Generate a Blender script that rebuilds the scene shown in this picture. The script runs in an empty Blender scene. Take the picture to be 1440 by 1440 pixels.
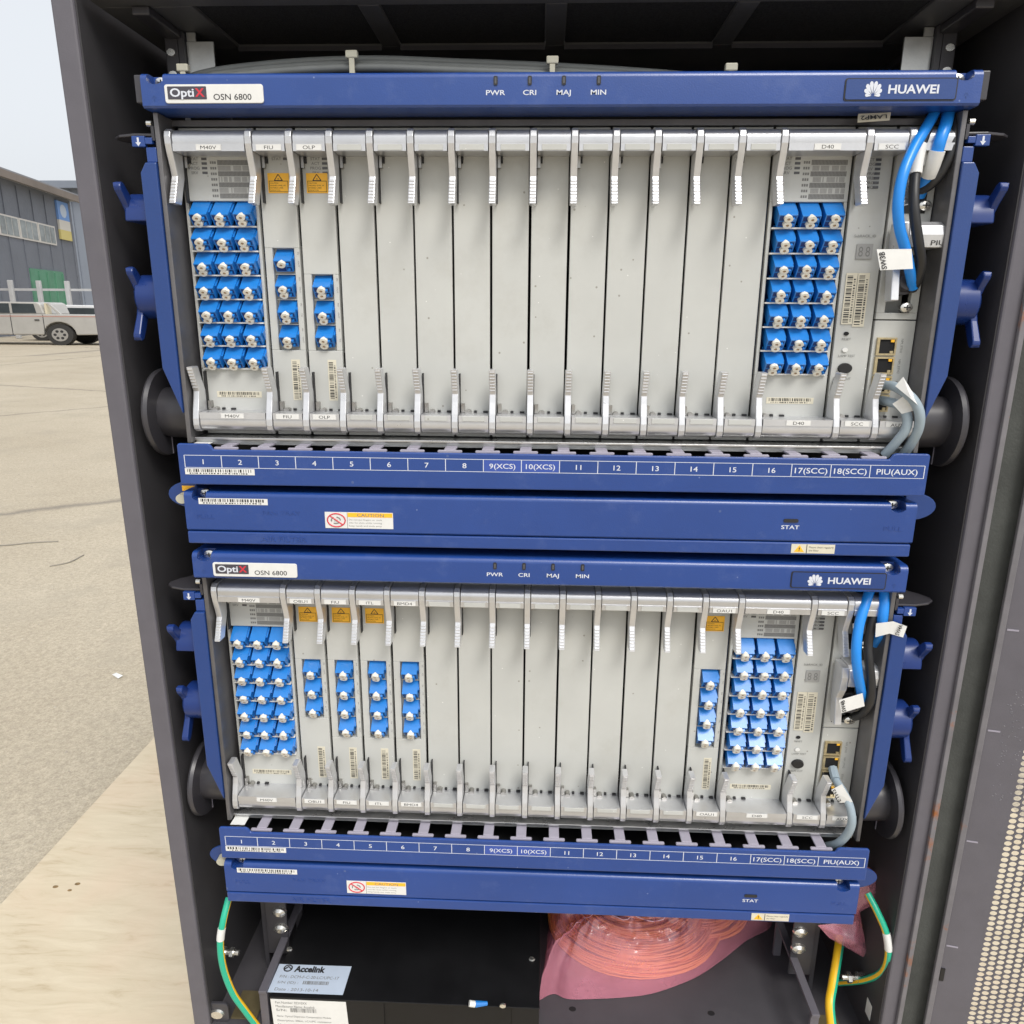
import bpy, math, random
from mathutils import Vector, Matrix, noise
R = math.radians
random.seed(7)
S = 0.001                       # the cabinet is laid out in millimetres
sc = bpy.context.scene
COL = sc.collection

# ------------------------------------------------------------------ camera
CAM = Vector((-3.6655, -647.4039, -182.7967))
YAW, PITCH, ROLL, FPX = -0.0395, -0.2601, 0.0073, 1049.6464
_f = Vector((math.sin(YAW)*math.cos(PITCH), math.cos(YAW)*math.cos(PITCH), math.sin(PITCH)))
_r = Vector((math.cos(YAW), -math.sin(YAW), 0)); _u = _r.cross(_f)
RT = _r*math.cos(ROLL) + _u*math.sin(ROLL); UP = -_r*math.sin(ROLL) + _u*math.cos(ROLL); FW = _f
cd = bpy.data.cameras.new('camera'); cam = bpy.data.objects.new('camera', cd); COL.objects.link(cam)
cd.sensor_fit = 'HORIZONTAL'; cd.angle = 2*math.atan(720/FPX); cd.clip_start = 0.02; cd.clip_end = 2000
mw = Matrix((RT, UP, -FW)).transposed().to_4x4(); mw.translation = CAM*S; cam.matrix_world = mw
sc.camera = cam

# ------------------------------------------------------------------ sky, sun, exposure
SUN_EL, SUN_AZ = R(52), R(-62)          # hazy sun, high, in front of the cabinet and to its right
w = bpy.data.worlds.new('World'); sc.world = w; w.use_nodes = True
nt = w.node_tree; bg = nt.nodes['Background']
sky = nt.nodes.new('ShaderNodeTexSky'); sky.sky_type = 'NISHITA'; sky.sun_disc = False
sky.sun_elevation = SUN_EL; sky.sun_rotation = R(90)-SUN_AZ
sky.air_density = 1.3; sky.dust_density = 6.0; sky.ozone_density = 1.0
hs = nt.nodes.new('ShaderNodeHueSaturation'); hs.inputs['Saturation'].default_value = 0.28
mx = nt.nodes.new('ShaderNodeMix'); mx.data_type = 'RGBA'; mx.inputs[0].default_value = 0.62
mx.inputs[7].default_value = (5.6, 5.85, 6.2, 1)                     # even cloud cover
nt.links.new(sky.outputs[0], hs.inputs['Color']); nt.links.new(hs.outputs[0], mx.inputs[6])
nt.links.new(mx.outputs[2], bg.inputs[0]); bg.inputs[1].default_value = 0.12
sd = bpy.data.lights.new('sun', 'SUN'); sd.energy = 1.4; sd.angle = R(22); sd.color = (1, 0.96, 0.9)
sun = bpy.data.objects.new('sun', sd); COL.objects.link(sun)
sv = Vector((math.cos(SUN_EL)*math.cos(SUN_AZ), math.cos(SUN_EL)*math.sin(SUN_AZ), math.sin(SUN_EL)))
sun.rotation_euler = sv.to_track_quat('Z', 'Y').to_euler(); sun.location = sv*20
vs = sc.view_settings; vs.view_transform = 'Standard'; vs.look = 'None'; vs.gamma = 1; vs.exposure = 0.55
vs.use_curve_mapping = False
sc.cycles.max_bounces = 8; sc.cycles.transparent_max_bounces = 12; sc.cycles.use_denoising = True

def at(x, y, Y):                        # the point at depth Y (mm) seen at photo pixel x, y
    d = FW + RT*((x-720)/FPX) - UP*((y-720)/FPX)
    return CAM + d*((Y-CAM.y)/d.y)
def atz(x, y, Z):
    d = FW + RT*((x-720)/FPX) - UP*((y-720)/FPX)
    return CAM + d*((Z-CAM.z)/d.z)

# ------------------------------------------------------------------ materials
def mat(name, col, rough=.5, metal=0., var=0., vscale=20., bump=0., bscale=300., col2=None, spec=.5, coat=0., tr=0., emit=None, stretch=None, dirt=0., dcol=(.35,.33,.28), dscale=40.):
    m = bpy.data.materials.new(name); m.use_nodes = True; t = m.node_tree; b = t.nodes['Principled BSDF']
    b.inputs['Base Color'].default_value = (*col, 1); b.inputs['Roughness'].default_value = rough
    b.inputs['Metallic'].default_value = metal; b.inputs['Specular IOR Level'].default_value = spec
    b.inputs['Coat Weight'].default_value = coat; b.inputs['Coat Roughness'].default_value = .22; b.inputs['Transmission Weight'].default_value = tr
    g = t.nodes.new('ShaderNodeNewGeometry'); src = g.outputs['Position']
    if stretch:
        mp = t.nodes.new('ShaderNodeMapping'); mp.inputs['Scale'].default_value = stretch; t.links.new(src, mp.inputs[0]); src = mp.outputs[0]
    out = None
    if var > 0 or col2:
        n = t.nodes.new('ShaderNodeTexNoise'); n.inputs['Scale'].default_value = vscale; n.inputs['Detail'].default_value = 6; n.inputs['Roughness'].default_value = .62
        t.links.new(src, n.inputs['Vector'])
        rp = t.nodes.new('ShaderNodeValToRGB'); rp.color_ramp.elements[0].position = .32; rp.color_ramp.elements[1].position = .68
        c2 = col2 or tuple(max(0, c*(1-var)) for c in col); c1 = col if col2 else tuple(c*(1+var*.6) for c in col)
        rp.color_ramp.elements[0].color = (*c2, 1); rp.color_ramp.elements[1].color = (*c1, 1)
        t.links.new(n.outputs[0], rp.inputs[0]); out = rp.outputs[0]
        mr = t.nodes.new('ShaderNodeMapRange'); mr.inputs[3].default_value = max(.03, rough-.08); mr.inputs[4].default_value = min(1, rough+.1)
        t.links.new(n.outputs[0], mr.inputs[0]); t.links.new(mr.outputs[0], b.inputs['Roughness'])
    if dirt > 0:
        n2 = t.nodes.new('ShaderNodeTexNoise'); n2.inputs['Scale'].default_value = dscale; n2.inputs['Detail'].default_value = 9; n2.inputs['Roughness'].default_value = .7
        t.links.new(src, n2.inputs['Vector'])
        r2 = t.nodes.new('ShaderNodeValToRGB'); r2.color_ramp.elements[0].position = .55; r2.color_ramp.elements[1].position = .75
        r2.color_ramp.elements[0].color = (0, 0, 0, 1); r2.color_ramp.elements[1].color = (dirt, dirt, dirt, 1)
        t.links.new(n2.outputs[0], r2.inputs[0])
        mi = t.nodes.new('ShaderNodeMix'); mi.data_type = 'RGBA'; mi.inputs[6].default_value = (*col, 1); mi.inputs[7].default_value = (*dcol, 1)
        if out: t.links.new(out, mi.inputs[6])
        t.links.new(r2.outputs[0], mi.inputs[0]); out = mi.outputs[2]
    if out: t.links.new(out, b.inputs['Base Color'])
    if bump > 0:
        nb = t.nodes.new('ShaderNodeTexNoise'); nb.inputs['Scale'].default_value = bscale; nb.inputs['Detail'].default_value = 3
        t.links.new(src, nb.inputs['Vector'])
        bp = t.nodes.new('ShaderNodeBump'); bp.inputs['Strength'].default_value = bump; bp.inputs['Distance'].default_value = .4/bscale
        t.links.new(nb.outputs[0], bp.inputs['Height']); t.links.new(bp.outputs[0], b.inputs['Normal'])
    if emit:
        b.inputs['Emission Color'].default_value = (*emit, 1); b.inputs['Emission Strength'].default_value = 1
    return m
M = {}
M['blue'] = mat('blue painted steel', (.013, .054, .245), .33, 0, .09, 9, .3, 900, coat=.4, dirt=.25, dcol=(.12,.17,.36), dscale=30)
M['blue_dark'] = mat('blue painted plate', (.012, .047, .2), .3, 0, .06, 12, .2, 700, coat=.3)
M['blue_plastic'] = mat('blue moulded plastic', (.011, .034, .165), .28, 0, .05, 30)
M['panel'] = mat('pale grey faceplate paint', (.505, .513, .492), .46, 0, .07, 9, .12, 1500, dirt=.5, dcol=(.41,.405,.37), dscale=11)
def specks(m, dens=.82, scale=95., cols=((.3,.29,.26), (.72,.72,.7))):
    t = m.node_tree; b = t.nodes['Principled BSDF']; L = t.links.new; g = t.nodes.new('ShaderNodeNewGeometry')
    for k, c in enumerate(cols):
        v = t.nodes.new('ShaderNodeTexVoronoi'); v.inputs['Scale'].default_value = scale*(1+.37*k); L(g.outputs['Position'], v.inputs['Vector'])
        lt = t.nodes.new('ShaderNodeMath'); lt.operation = 'LESS_THAN'; lt.inputs[1].default_value = .09-.02*k; L(v.outputs['Distance'], lt.inputs[0])
        sp = t.nodes.new('ShaderNodeSeparateColor'); L(v.outputs['Color'], sp.inputs[0])
        gt = t.nodes.new('ShaderNodeMath'); gt.operation = 'GREATER_THAN'; gt.inputs[1].default_value = dens; L(sp.outputs[0], gt.inputs[0])
        mu = t.nodes.new('ShaderNodeMath'); mu.operation = 'MULTIPLY'; L(lt.outputs[0], mu.inputs[0]); L(gt.outputs[0], mu.inputs[1])
        mi = t.nodes.new('ShaderNodeMix'); mi.data_type = 'RGBA'; mi.inputs[7].default_value = (*c, 1); L(mu.outputs[0], mi.inputs[0])
        src = b.inputs['Base Color'].links[0].from_socket; L(src, mi.inputs[6]); L(mi.outputs[2], b.inputs['Base Color'])
specks(M['panel']); specks(M['blue'], .9, 70., ((.06, .1, .26), (.12, .17, .36)))
M['lever'] = mat('silver lever', (.66, .665, .68), .3, .62, .05, 60, .1, 1200, dirt=.3, dcol=(.4,.39,.37), dscale=70)
M['lever_side'] = mat('steel latch', (.42, .41, .39), .3, .9, .2, 90)
M['beam'] = mat('satin aluminium beam', (.66, .665, .68), .3, .72, .06, 40, .1, 900, dirt=.3, dcol=(.45,.44,.42), dscale=60)
M['alu'] = mat('bare aluminium', (.62, .62, .62), .28, .9, .1, 50, .15, 600)
M['zinc'] = mat('zinc plated steel', (.6, .61, .6), .35, .7, .12, 60, .1, 500)
M['screw'] = mat('nickel screw', (.75, .74, .7), .25, .9, .1, 200)
M['case'] = mat('dark grey powder coat', (.115, .109, .127), .55, 0, .08, 30, .5, 1600, dirt=.15, dcol=(.16,.15,.15), dscale=25)
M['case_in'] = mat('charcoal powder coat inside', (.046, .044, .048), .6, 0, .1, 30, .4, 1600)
M['side_in'] = mat('grey steel shelf side', (.17, .165, .17), .38, .5, .25, 18, .15, 700, dirt=.4, dcol=(.09,.09,.1), dscale=14)
M['black'] = mat('black paint', (.012, .012, .013), .5, 0, .2, 40)
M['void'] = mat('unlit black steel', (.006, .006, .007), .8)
M['mesh'] = mat('black filter mesh', (.03, .03, .031), .9, 0, .5, 420, 1., 900, col2=(.004, .004, .005))
M['gasket'] = mat('grey foam gasket', (.058, .062, .058), .8, 0, .25, 25, .5, 400, dirt=.3, dcol=(.03,.033,.03), dscale=18)
M['dark_plastic'] = mat('dark grey plastic', (.05, .048, .055), .32, 0, .06, 30)
M['finger'] = mat('lilac grey plastic', (.33, .31, .37), .45, 0, .05, 60)
M['lc'] = mat('bright blue adapter plastic', (.014, .195, .6), .3, 0, .05, 200, coat=.45)
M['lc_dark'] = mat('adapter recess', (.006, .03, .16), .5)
M['cap'] = mat('ivory dust cap', (.77, .745, .66), .4, 0, .06, 300)
M['cap_hole'] = mat('dust cap bore', (.58, .46, .34), .7)
M['white'] = mat('white label paper', (.72, .72, .7), .5, 0, .04, 80)
M['cream'] = mat('cream label paper', (.66, .62, .5), .5, 0, .06, 80)
M['ink'] = mat('black print', (.02, .02, .022), .6)
M['ink_grey'] = mat('grey print', (.19, .19, .185), .6)
M['ink_mid'] = mat('mid grey print', (.33, .33, .32), .6)
M['wprint'] = mat('white print', (.64, .67, .74), .5)
M['red'] = mat('red print', (.6, .03, .05), .5)
M['yellow'] = mat('yellow label', (.95, .5, .03), .45, 0, .05, 80)
M['plate_dark'] = mat('dark grey badge', (.06, .055, .07), .4)
M['led'] = mat('dark lamp lens', (.09, .09, .095), .25)
M['gold'] = mat('gold contact frame', (.55, .46, .28), .35, .7, .2, 300)
M['cable_blue'] = mat('blue cable jacket', (.015, .25, .78), .3, 0, .05, 60)
M['cable_black'] = mat('black cable jacket', (.02, .02, .021), .38, 0, .1, 100)
M['cable_grey'] = mat('grey blue cable jacket', (.3, .37, .42), .45, 0, .06, 100)
M['cable_dim'] = mat('mid grey cable jacket', (.17, .18, .175), .5, 0, .08, 60)
M['tie'] = mat('ivory nylon', (.5, .48, .38), .5)
M['gy_green'] = mat('green wire jacket', (.02, .42, .26), .35)
M['gy_yellow'] = mat('yellow wire jacket', (.85, .5, .02), .35)
M['dcm'] = mat('black box paint', (.008, .008, .009), .45, 0, .25, 20, .3, 1500, spec=.3)
M['pale_blue'] = mat('pale blue label', (.52, .6, .72), .35, 0, .04, 50)
M['orange'] = mat('orange fibre jacket', (.98, .42, .1), .4)
M['olive'] = mat('olive zinc bracket', (.2, .165, .09), .45, .5, .2, 40)
M['blue_sticker'] = mat('blue paper sticker', (.04, .085, .36), .5)
M['shelf'] = mat('charcoal shelf paint', (.085, .085, .086), .55, 0, .2, 25, .4, 1200)
M['floor'] = mat('dark grey floor paint', (.066, .063, .071), .5, 0, .1, 25, .3, 1400, dirt=.3, dcol=(.1, .095, .1), dscale=20)
M['crease_highlight'] = mat('pale fold highlight', (.9, .6, .68), .2, coat=.6)  # highlight along the bag's folds, put in as a paler colour
M['faint'] = mat('faint yard line', (.27, .25, .21), .8)
M['drop'] = mat('water on paint', (.17, .165, .18), .12)
M['gravel'] = mat('grey stone', (.42, .38, .31), .9, 0, .4, 60)
# antistatic bag: thin pink film, half see-through
m = mat('pink antistatic film', (.95, .4, .52), .15, 0, .16, 12, .3, 40, spec=.9, coat=1.); t = m.node_tree; t.nodes['Principled BSDF'].inputs['Coat Roughness'].default_value = .07
tb = t.nodes.new('ShaderNodeBsdfTransparent'); tb.inputs[0].default_value = (1, .86, .9, 1)
ms = t.nodes.new('ShaderNodeMixShader'); ms.inputs[0].default_value = .37
t.links.new(tb.outputs[0], ms.inputs[1]); t.links.new(t.nodes['Principled BSDF'].outputs[0], ms.inputs[2])
t.links.new(ms.outputs[0], t.nodes['Material Output'].inputs[0]); M['film'] = m
# rusty edge of the door
m = mat('scuffed door edge', (.165, .158, .172), .5, 0, .15, 40, .3, 800, dirt=1., dcol=(.3, .1, .025), dscale=17); r_e = [n for n in m.node_tree.nodes if n.type == 'VALTORGB'][-1]; r_e.color_ramp.elements[0].position = .58; r_e.color_ramp.elements[1].position = .68; M['edge'] = m
# ground: worn sandy concrete with aggregate, stains and cracks
def ground_mat():
    m = bpy.data.materials.new('worn sandy concrete'); m.use_nodes = True; t = m.node_tree; b = t.nodes['Principled BSDF']; L = t.links.new
    g = t.nodes.new('ShaderNodeNewGeometry')
    def nz(s, d=6, r=.6):
        n = t.nodes.new('ShaderNodeTexNoise'); n.inputs['Scale'].default_value = s; n.inputs['Detail'].default_value = d; n.inputs['Roughness'].default_value = r; L(g.outputs['Position'], n.inputs['Vector']); return n
    def ramp(src, a, ca, bb, cb):
        r = t.nodes.new('ShaderNodeValToRGB'); e = r.color_ramp.elements; e[0].position = a; e[1].position = bb; e[0].color = (*ca, 1); e[1].color = (*cb, 1); L(src, r.inputs[0]); return r
    def mixc(fac, a, bcol, mode='MIX'):
        x = t.nodes.new('ShaderNodeMix'); x.data_type = 'RGBA'; x.blend_type = mode
        if isinstance(fac, float): x.inputs[0].default_value = fac
        else: L(fac, x.inputs[0])
        L(a, x.inputs[6])
        if isinstance(bcol, tuple): x.inputs[7].default_value = (*bcol, 1)
        else: L(bcol, x.inputs[7])
        return x.outputs[2]
    base = ramp(nz(.55, 8, .65).outputs[0], .3, (.43, .372, .28), .7, (.525, .465, .362)).outputs[0]
    fine = ramp(nz(55, 9, .75).outputs[0], .36, (.8, .79, .78), .62, (1.08, 1.08, 1.07)).outputs[0]
    c = mixc(1., base, fine, 'MULTIPLY')
    fine2 = ramp(nz(210, 5, .7).outputs[0], .38, (.8, .79, .78), .6, (1.07, 1.07, 1.07)).outputs[0]
    c = mixc(1., c, fine2, 'MULTIPLY')
    peb = ramp(nz(140, 4, .7).outputs[0], .56, (0, 0, 0), .68, (.4, .4, .4)).outputs[0]
    c = mixc(peb, c, (.22, .2, .19))
    st = ramp(nz(2.3, 7, .7).outputs[0], .52, (0, 0, 0), .68, (.45, .45, .45)).outputs[0]
    c = mixc(st, c, (.34, .3, .235))
    v = t.nodes.new('ShaderNodeTexVoronoi'); v.feature = 'DISTANCE_TO_EDGE'; v.inputs['Scale'].default_value = .13
    wn = nz(3, 4); ad = t.nodes.new('ShaderNodeVectorMath'); ad.operation = 'MULTIPLY_ADD'; ad.inputs[1].default_value = (.25, .25, 0); L(wn.outputs['Color'], ad.inputs[0]); L(g.outputs['Position'], ad.inputs[2]); L(ad.outputs[0], v.inputs['Vector'])
    cr = ramp(v.outputs['Distance'], .002, (.6, .6, .6), .006, (0, 0, 0)).outputs[0]
    c = mixc(cr, c, (.12, .11, .1))
    L(c, b.inputs['Base Color']); b.inputs['Roughness'].default_value = .9
    bp = t.nodes.new('ShaderNodeBump'); bp.inputs['Strength'].default_value = .7; bp.inputs['Distance'].default_value = .006; L(nz(60, 8, .75).outputs[0], bp.inputs['Height']); L(bp.outputs[0], b.inputs['Normal'])
    return m
M['ground'] = ground_mat()
def ply_mat():
    m = bpy.data.materials.new('weathered plywood'); m.use_nodes = True; t = m.node_tree; b = t.nodes['Principled BSDF']; L = t.links.new
    g = t.nodes.new('ShaderNodeNewGeometry'); mp = t.nodes.new('ShaderNodeMapping'); mp.inputs['Scale'].default_value = (5, 26, 5); mp.inputs['Rotation'].default_value = (0, 0, R(28)); L(g.outputs['Position'], mp.inputs[0])
    n = t.nodes.new('ShaderNodeTexNoise'); n.inputs['Scale'].default_value = 1.6; n.inputs['Detail'].default_value = 9; n.inputs['Roughness'].default_value = .68; n.inputs['Distortion'].default_value = .7; L(mp.outputs[0], n.inputs['Vector'])
    r = t.nodes.new('ShaderNodeValToRGB'); e = r.color_ramp.elements; e[0].position = .25; e[0].color = (.4, .315, .2, 1); e[1].position = .66; e[1].color = (.59, .51, .375, 1); x = e.new(.42); x.color = (.53, .45, .32, 1); L(n.outputs[0], r.inputs[0])
    n2 = t.nodes.new('ShaderNodeTexNoise'); n2.inputs['Scale'].default_value = 3.4; n2.inputs['Detail'].default_value = 5; L(g.outputs['Position'], n2.inputs['Vector'])
    r2 = t.nodes.new('ShaderNodeValToRGB'); r2.color_ramp.elements[0].position = .5; r2.color_ramp.elements[0].color = (0, 0, 0, 1); r2.color_ramp.elements[1].position = .75; r2.color_ramp.elements[1].color = (.5, .5, .5, 1); L(n2.outputs[0], r2.inputs[0])
    mi = t.nodes.new('ShaderNodeMix'); mi.data_type = 'RGBA'; mi.inputs[7].default_value = (.62, .45, .33, 1); L(r2.outputs[0], mi.inputs[0]); L(r.outputs[0], mi.inputs[6]); L(mi.outputs[2], b.inputs['Base Color'])
    b.inputs['Roughness'].default_value = .75
    bp = t.nodes.new('ShaderNodeBump'); bp.inputs['Strength'].default_value = .3; bp.inputs['Distance'].default_value = .003; L(n.outputs[0], bp.inputs['Height']); L(bp.outputs[0], b.inputs['Normal'])
    return m
M['ply'] = ply_mat()
M['knot'] = mat('brown knot', (.22, .14, .06), .7, 0, .5, 120)

# ------------------------------------------------------------------ mesh helpers (millimetres in, metres out)
_txt = {}
def text_geo(s, bold=0., ext=0.):
    k = (s, bold, ext)
    if k not in _txt:
        c = bpy.data.curves.new('t', 'FONT'); c.body = s; c.size = 1; c.offset = bold; c.extrude = ext; c.resolution_u = 3
        c.align_x = 'LEFT'
        o = bpy.data.objects.new('t', c); COL.objects.link(o)
        dg = bpy.context.evaluated_depsgraph_get(); me = bpy.data.meshes.new_from_object(o.evaluated_get(dg))
        v = [tuple(q.co) for q in me.vertices]; f = [tuple(p.vertices) for p in me.polygons]
        bpy.data.objects.remove(o); bpy.data.curves.remove(c); bpy.data.meshes.remove(me)
        _txt[k] = (v, f)
    return _txt[k]
KX = 1.3243
class MB:
    def __init__(s): s.v = []; s.f = []; s.mi = []; s.cur = 0
    def add(s, vs, fs):
        n = len(s.v); s.v += [tuple(v) for v in vs]; s.f += [tuple(i+n for i in f) for f in fs]; s.mi += [s.cur]*len(fs); return s
    def box(s, x0, x1, y0, y1, z0, z1):
        x0, x1 = min(x0, x1), max(x0, x1); y0, y1 = min(y0, y1), max(y0, y1); z0, z1 = min(z0, z1), max(z0, z1)
        return s.add([(x0,y0,z0),(x1,y0,z0),(x1,y1,z0),(x0,y1,z0),(x0,y0,z1),(x1,y0,z1),(x1,y1,z1),(x0,y1,z1)],
                     [(0,3,2,1),(4,5,6,7),(0,1,5,4),(1,2,6,5),(2,3,7,6),(3,0,4,7)])
    def prism(s, prof, a, b, axis):
        n = len(prof)
        area = sum(prof[i][0]*prof[(i+1)%n][1]-prof[(i+1)%n][0]*prof[i][1] for i in range(n))
        if area < 0: prof = prof[::-1]
        def P(p, t): return {'x': (t, p[0], p[1]), 'y': (p[0], t, p[1]), 'z': (p[0], p[1], t)}[axis]
        vs = [P(p, a) for p in prof] + [P(p, b) for p in prof]
        fs = [tuple(range(n))[::-1], tuple(range(n, 2*n))] + [(i, (i+1) % n, (i+1) % n+n, i+n) for i in range(n)]
        if (axis == 'y') != (b < a): fs = [f[::-1] for f in fs]
        return s.add(vs, fs)
    def cyl(s, p0, p1, r0, r1=None, n=16, kx=1., cap0=True, cap1=True):
        p0 = Vector(p0); p1 = Vector(p1); r1 = r0 if r1 is None else r1
        d = (p1-p0).normalized(); a = Vector((1,0,0)) if abs(d.x) < .9 else Vector((0,0,1))
        e1 = d.cross(a).normalized(); e2 = d.cross(e1); vs = []
        for p, r in ((p0, r0), (p1, r1)):
            for i in range(n):
                q = (e1*math.cos(2*math.pi*i/n)+e2*math.sin(2*math.pi*i/n))*r; q.x *= kx; vs.append(p+q)
        fs = [(i, (i+1) % n, (i+1) % n+n, i+n) for i in range(n)]
        if cap0: fs.append(tuple(range(n))[::-1])
        if cap1: fs.append(tuple(range(n, 2*n)))
        return s.add(vs, fs)
    def tube(s, path, r, n=10, cap=True, rad=None):
        P = [Vector(p) for p in path]; vs = []; m = len(P); nrm = None
        for i, p in enumerate(P):
            d = (P[min(i+1, m-1)]-P[max(i-1, 0)]).normalized()
            if nrm is None: nrm = d.cross(Vector((0.3, 1, .2))).normalized()
            nrm = (nrm-d*nrm.dot(d)).normalized(); b = d.cross(nrm); rr = rad(i/(m-1))*r if rad else r
            for k in range(n):
                a = 2*math.pi*k/n; vs.append(p+(nrm*math.cos(a)+b*math.sin(a))*rr)
        fs = [(i*n+k, i*n+(k+1) % n, (i+1)*n+(k+1) % n, (i+1)*n+k) for i in range(m-1) for k in range(n)]
        if cap: fs += [tuple(range(n))[::-1], tuple(range((m-1)*n, m*n))]
        return s.add(vs, fs)
    def quadf(s, a, b, c, d): return s.add([a, b, c, d], [(0,1,2,3)])
    def slab(s, c, th):                                   # a thin plate from four corners (a,b,c,d counter-clockwise seen from the front)
        c = [Vector(q) for q in c]; n = (c[1]-c[0]).cross(c[3]-c[0]).normalized()
        b = [q-n*th for q in c]
        return s.add(c+b, [(0,1,2,3),(7,6,5,4),(0,4,5,1),(1,5,6,2),(2,6,7,3),(3,7,4,0)])
    def text(s, st, h, x, y, z, al='C', bold=0., ext=0., kx=KX, vert=False):
        v, f = text_geo(st, bold, ext); 
        if not v: return s
        k = h/.73; x0 = min(q[0] for q in v); x1 = max(q[0] for q in v); o = {'C': (x0+x1)/2, 'L': x0, 'R': x1}[al]
        if vert:   # reads downwards
            return s.add([(x+q[1]*k*kx, y-q[2]*k, z-(q[0]-o)*k) for q in v], f)
        return s.add([(x+(q[0]-o)*k*kx, y-q[2]*k, z+q[1]*k) for q in v], f)
    def textw(s, st, h, x0, x1, y, z, bold=0.):
        v, f = text_geo(st, bold); k = h/.73; a = min(q[0] for q in v); b_ = max(q[0] for q in v)
        return s.add([(x0+(q[0]-a)/(b_-a)*(x1-x0), y, z+q[1]*k) for q in v], f)
    def textq(s, st, a, b, c, d, lift=.3, bold=0., fill=1.):  # text filling a quad: a lower left, b lower right, c upper right, d upper left
        v, f = text_geo(st, bold); a, b, c, d = [Vector(q) for q in (a, b, c, d)]; n = (b-a).cross(d-a).normalized()
        x0 = min(q[0] for q in v); x1 = max(q[0] for q in v); y0 = min(q[1] for q in v); y1 = max(q[1] for q in v)
        def P(q):
            u = (q[0]-x0)/(x1-x0); w_ = (q[1]-y0)/(y1-y0); return a*(1-u)*(1-w_)+b*u*(1-w_)+c*u*w_+d*(1-u)*w_+n*lift
        return s.add([P(q) for q in v], f)
    def bars(s, x0, x1, y, z0, z1, n, vert=False, seed=1):
        rr = random.Random(seed); p = 0.
        L_ = (z1-z0) if vert else (x1-x0)
        ws = [rr.choice((.5, .8, 1.3)) for _ in range(2*n)]; tot = sum(ws)
        for i in range(n):
            a = p/tot*L_; b_ = (p+ws[2*i])/tot*L_; p += ws[2*i]+ws[2*i+1]
            if vert: s.quadf((x0, y, z0+a), (x1, y, z0+a), (x1, y, z0+b_), (x0, y, z0+b_))
            else: s.quadf((x0+a, y, z0), (x0+b_, y, z0), (x0+b_, y, z1), (x0+a, y, z1))
        return s
    def mesh(s, name, mats, smooth=False, org=(0,0,0), ang=38):
        me = bpy.data.meshes.new(name)
        me.from_pydata([((x-org[0])*S, (y-org[1])*S, (z-org[2])*S) for x, y, z in s.v], [], s.f)
        for q in (mats if isinstance(mats, (list, tuple)) else [mats]): me.materials.append(M[q] if isinstance(q, str) else q)
        if any(s.mi): me.polygons.foreach_set('material_index', s.mi)
        if smooth:
            me.polygons.foreach_set('use_smooth', [True]*len(me.polygons)); me.update(); me.set_sharp_from_angle(angle=R(ang))
        me.update(); return me
    def build(s, name, mats, parent=None, smooth=False, bevel=0., org=None, ang=38):
        if org is None:
            xs = [v[0] for v in s.v]; ys = [v[1] for v in s.v]; zs = [v[2] for v in s.v]
            org = ((min(xs)+max(xs))/2, (min(ys)+max(ys))/2, min(zs))
        return place(name, s.mesh(name, mats, smooth, org, ang), org, parent, bevel)
_w = {}
def place(name, me, loc, parent=None, bevel=0., rot=None):
    o = bpy.data.objects.new(name, me); COL.objects.link(o); L = Vector(loc)*S; _w[o.name] = L.copy()
    if parent: o.parent = parent; o.location = L-_w[parent.name]
    else: o.location = L
    if rot: o.rotation_euler = rot
    if bevel:
        b = o.modifiers.new('edge', 'BEVEL'); b.width = bevel*S; b.segments = 2; b.limit_method = 'ANGLE'; b.angle_limit = R(40)
    return o
def tag(o, label=None, cat=None, group=None, kind=None):
    if label: o['label'] = label
    if cat: o['category'] = cat
    if group: o['group'] = group
    if kind: o['kind'] = kind
    return o
def thing(name, loc, label, cat, group=None):
    o = bpy.data.objects.new(name, None); COL.objects.link(o); o.empty_display_size = .02; o.location = Vector(loc)*S; _w[o.name] = Vector(loc)*S
    return tag(o, label, cat, group)
def spline(pts, n=10):
    P = [Vector(p) for p in pts]; P = [P[0]*2-P[1]]+P+[P[-1]*2-P[-2]]; out = []
    for i in range(1, len(P)-2):
        for k in range(n):
            t_ = k/n; a, b, c, d = P[i-1:i+3]
            out.append(.5*((2*b)+(c-a)*t_+(2*a-5*b+4*c-d)*t_*t_+(3*b-a-3*c+d)*t_**3))
    return out+[P[-2]]
def arc(cx, cy, r, a0, a1, n): return [(cx+r*math.cos(R(a0+(a1-a0)*i/n)), cy+r*math.sin(R(a0+(a1-a0)*i/n))) for i in range(n+1)]
def rrect(x0, x1, z0, z1, r, n=5): return arc(x1-r, z1-r, r, 0, 90, n)+arc(x0+r, z1-r, r, 90, 180, n)+arc(x0+r, z0+r, r, 180, 270, n)+arc(x1-r, z0+r, r, 270, 360, n)
W = 25.4*KX; X0 = -320.
def XL(i): return X0+W*i

# ------------------------------------------------------------------ the setting
GZ = -1450.
mb = MB(); mb.add([(-400e3,-60e3,GZ),(400e3,-60e3,GZ),(400e3,600e3,GZ),(-400e3,600e3,GZ)], [(0,1,2,3)])
tag(mb.build('ground', 'ground', org=(0,0,GZ)), kind='structure', label='worn sandy concrete yard with stains and cracks')
mb = MB()
for i in range(900):                                   # loose grit on the yard
    x = random.uniform(-5200, -1180); y = random.uniform(500, 7000); r = random.uniform(1.5, 5)*(1+y/6000)
    vs = [(x+r*random.uniform(.6,1.2)*math.cos(a), y+r*random.uniform(.6,1.2)*math.sin(a), GZ) for a in (0,1.25,2.5,3.8,5)]+[(x,y,GZ+r*.7)]
    mb.add(vs, [(0,1,5),(1,2,5),(2,3,5),(3,4,5),(4,0,5)])
tag(mb.build('gravel', 'gravel', org=(-3000,3000,GZ)), kind='stuff', label='loose grit scattered over the concrete yard')
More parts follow.
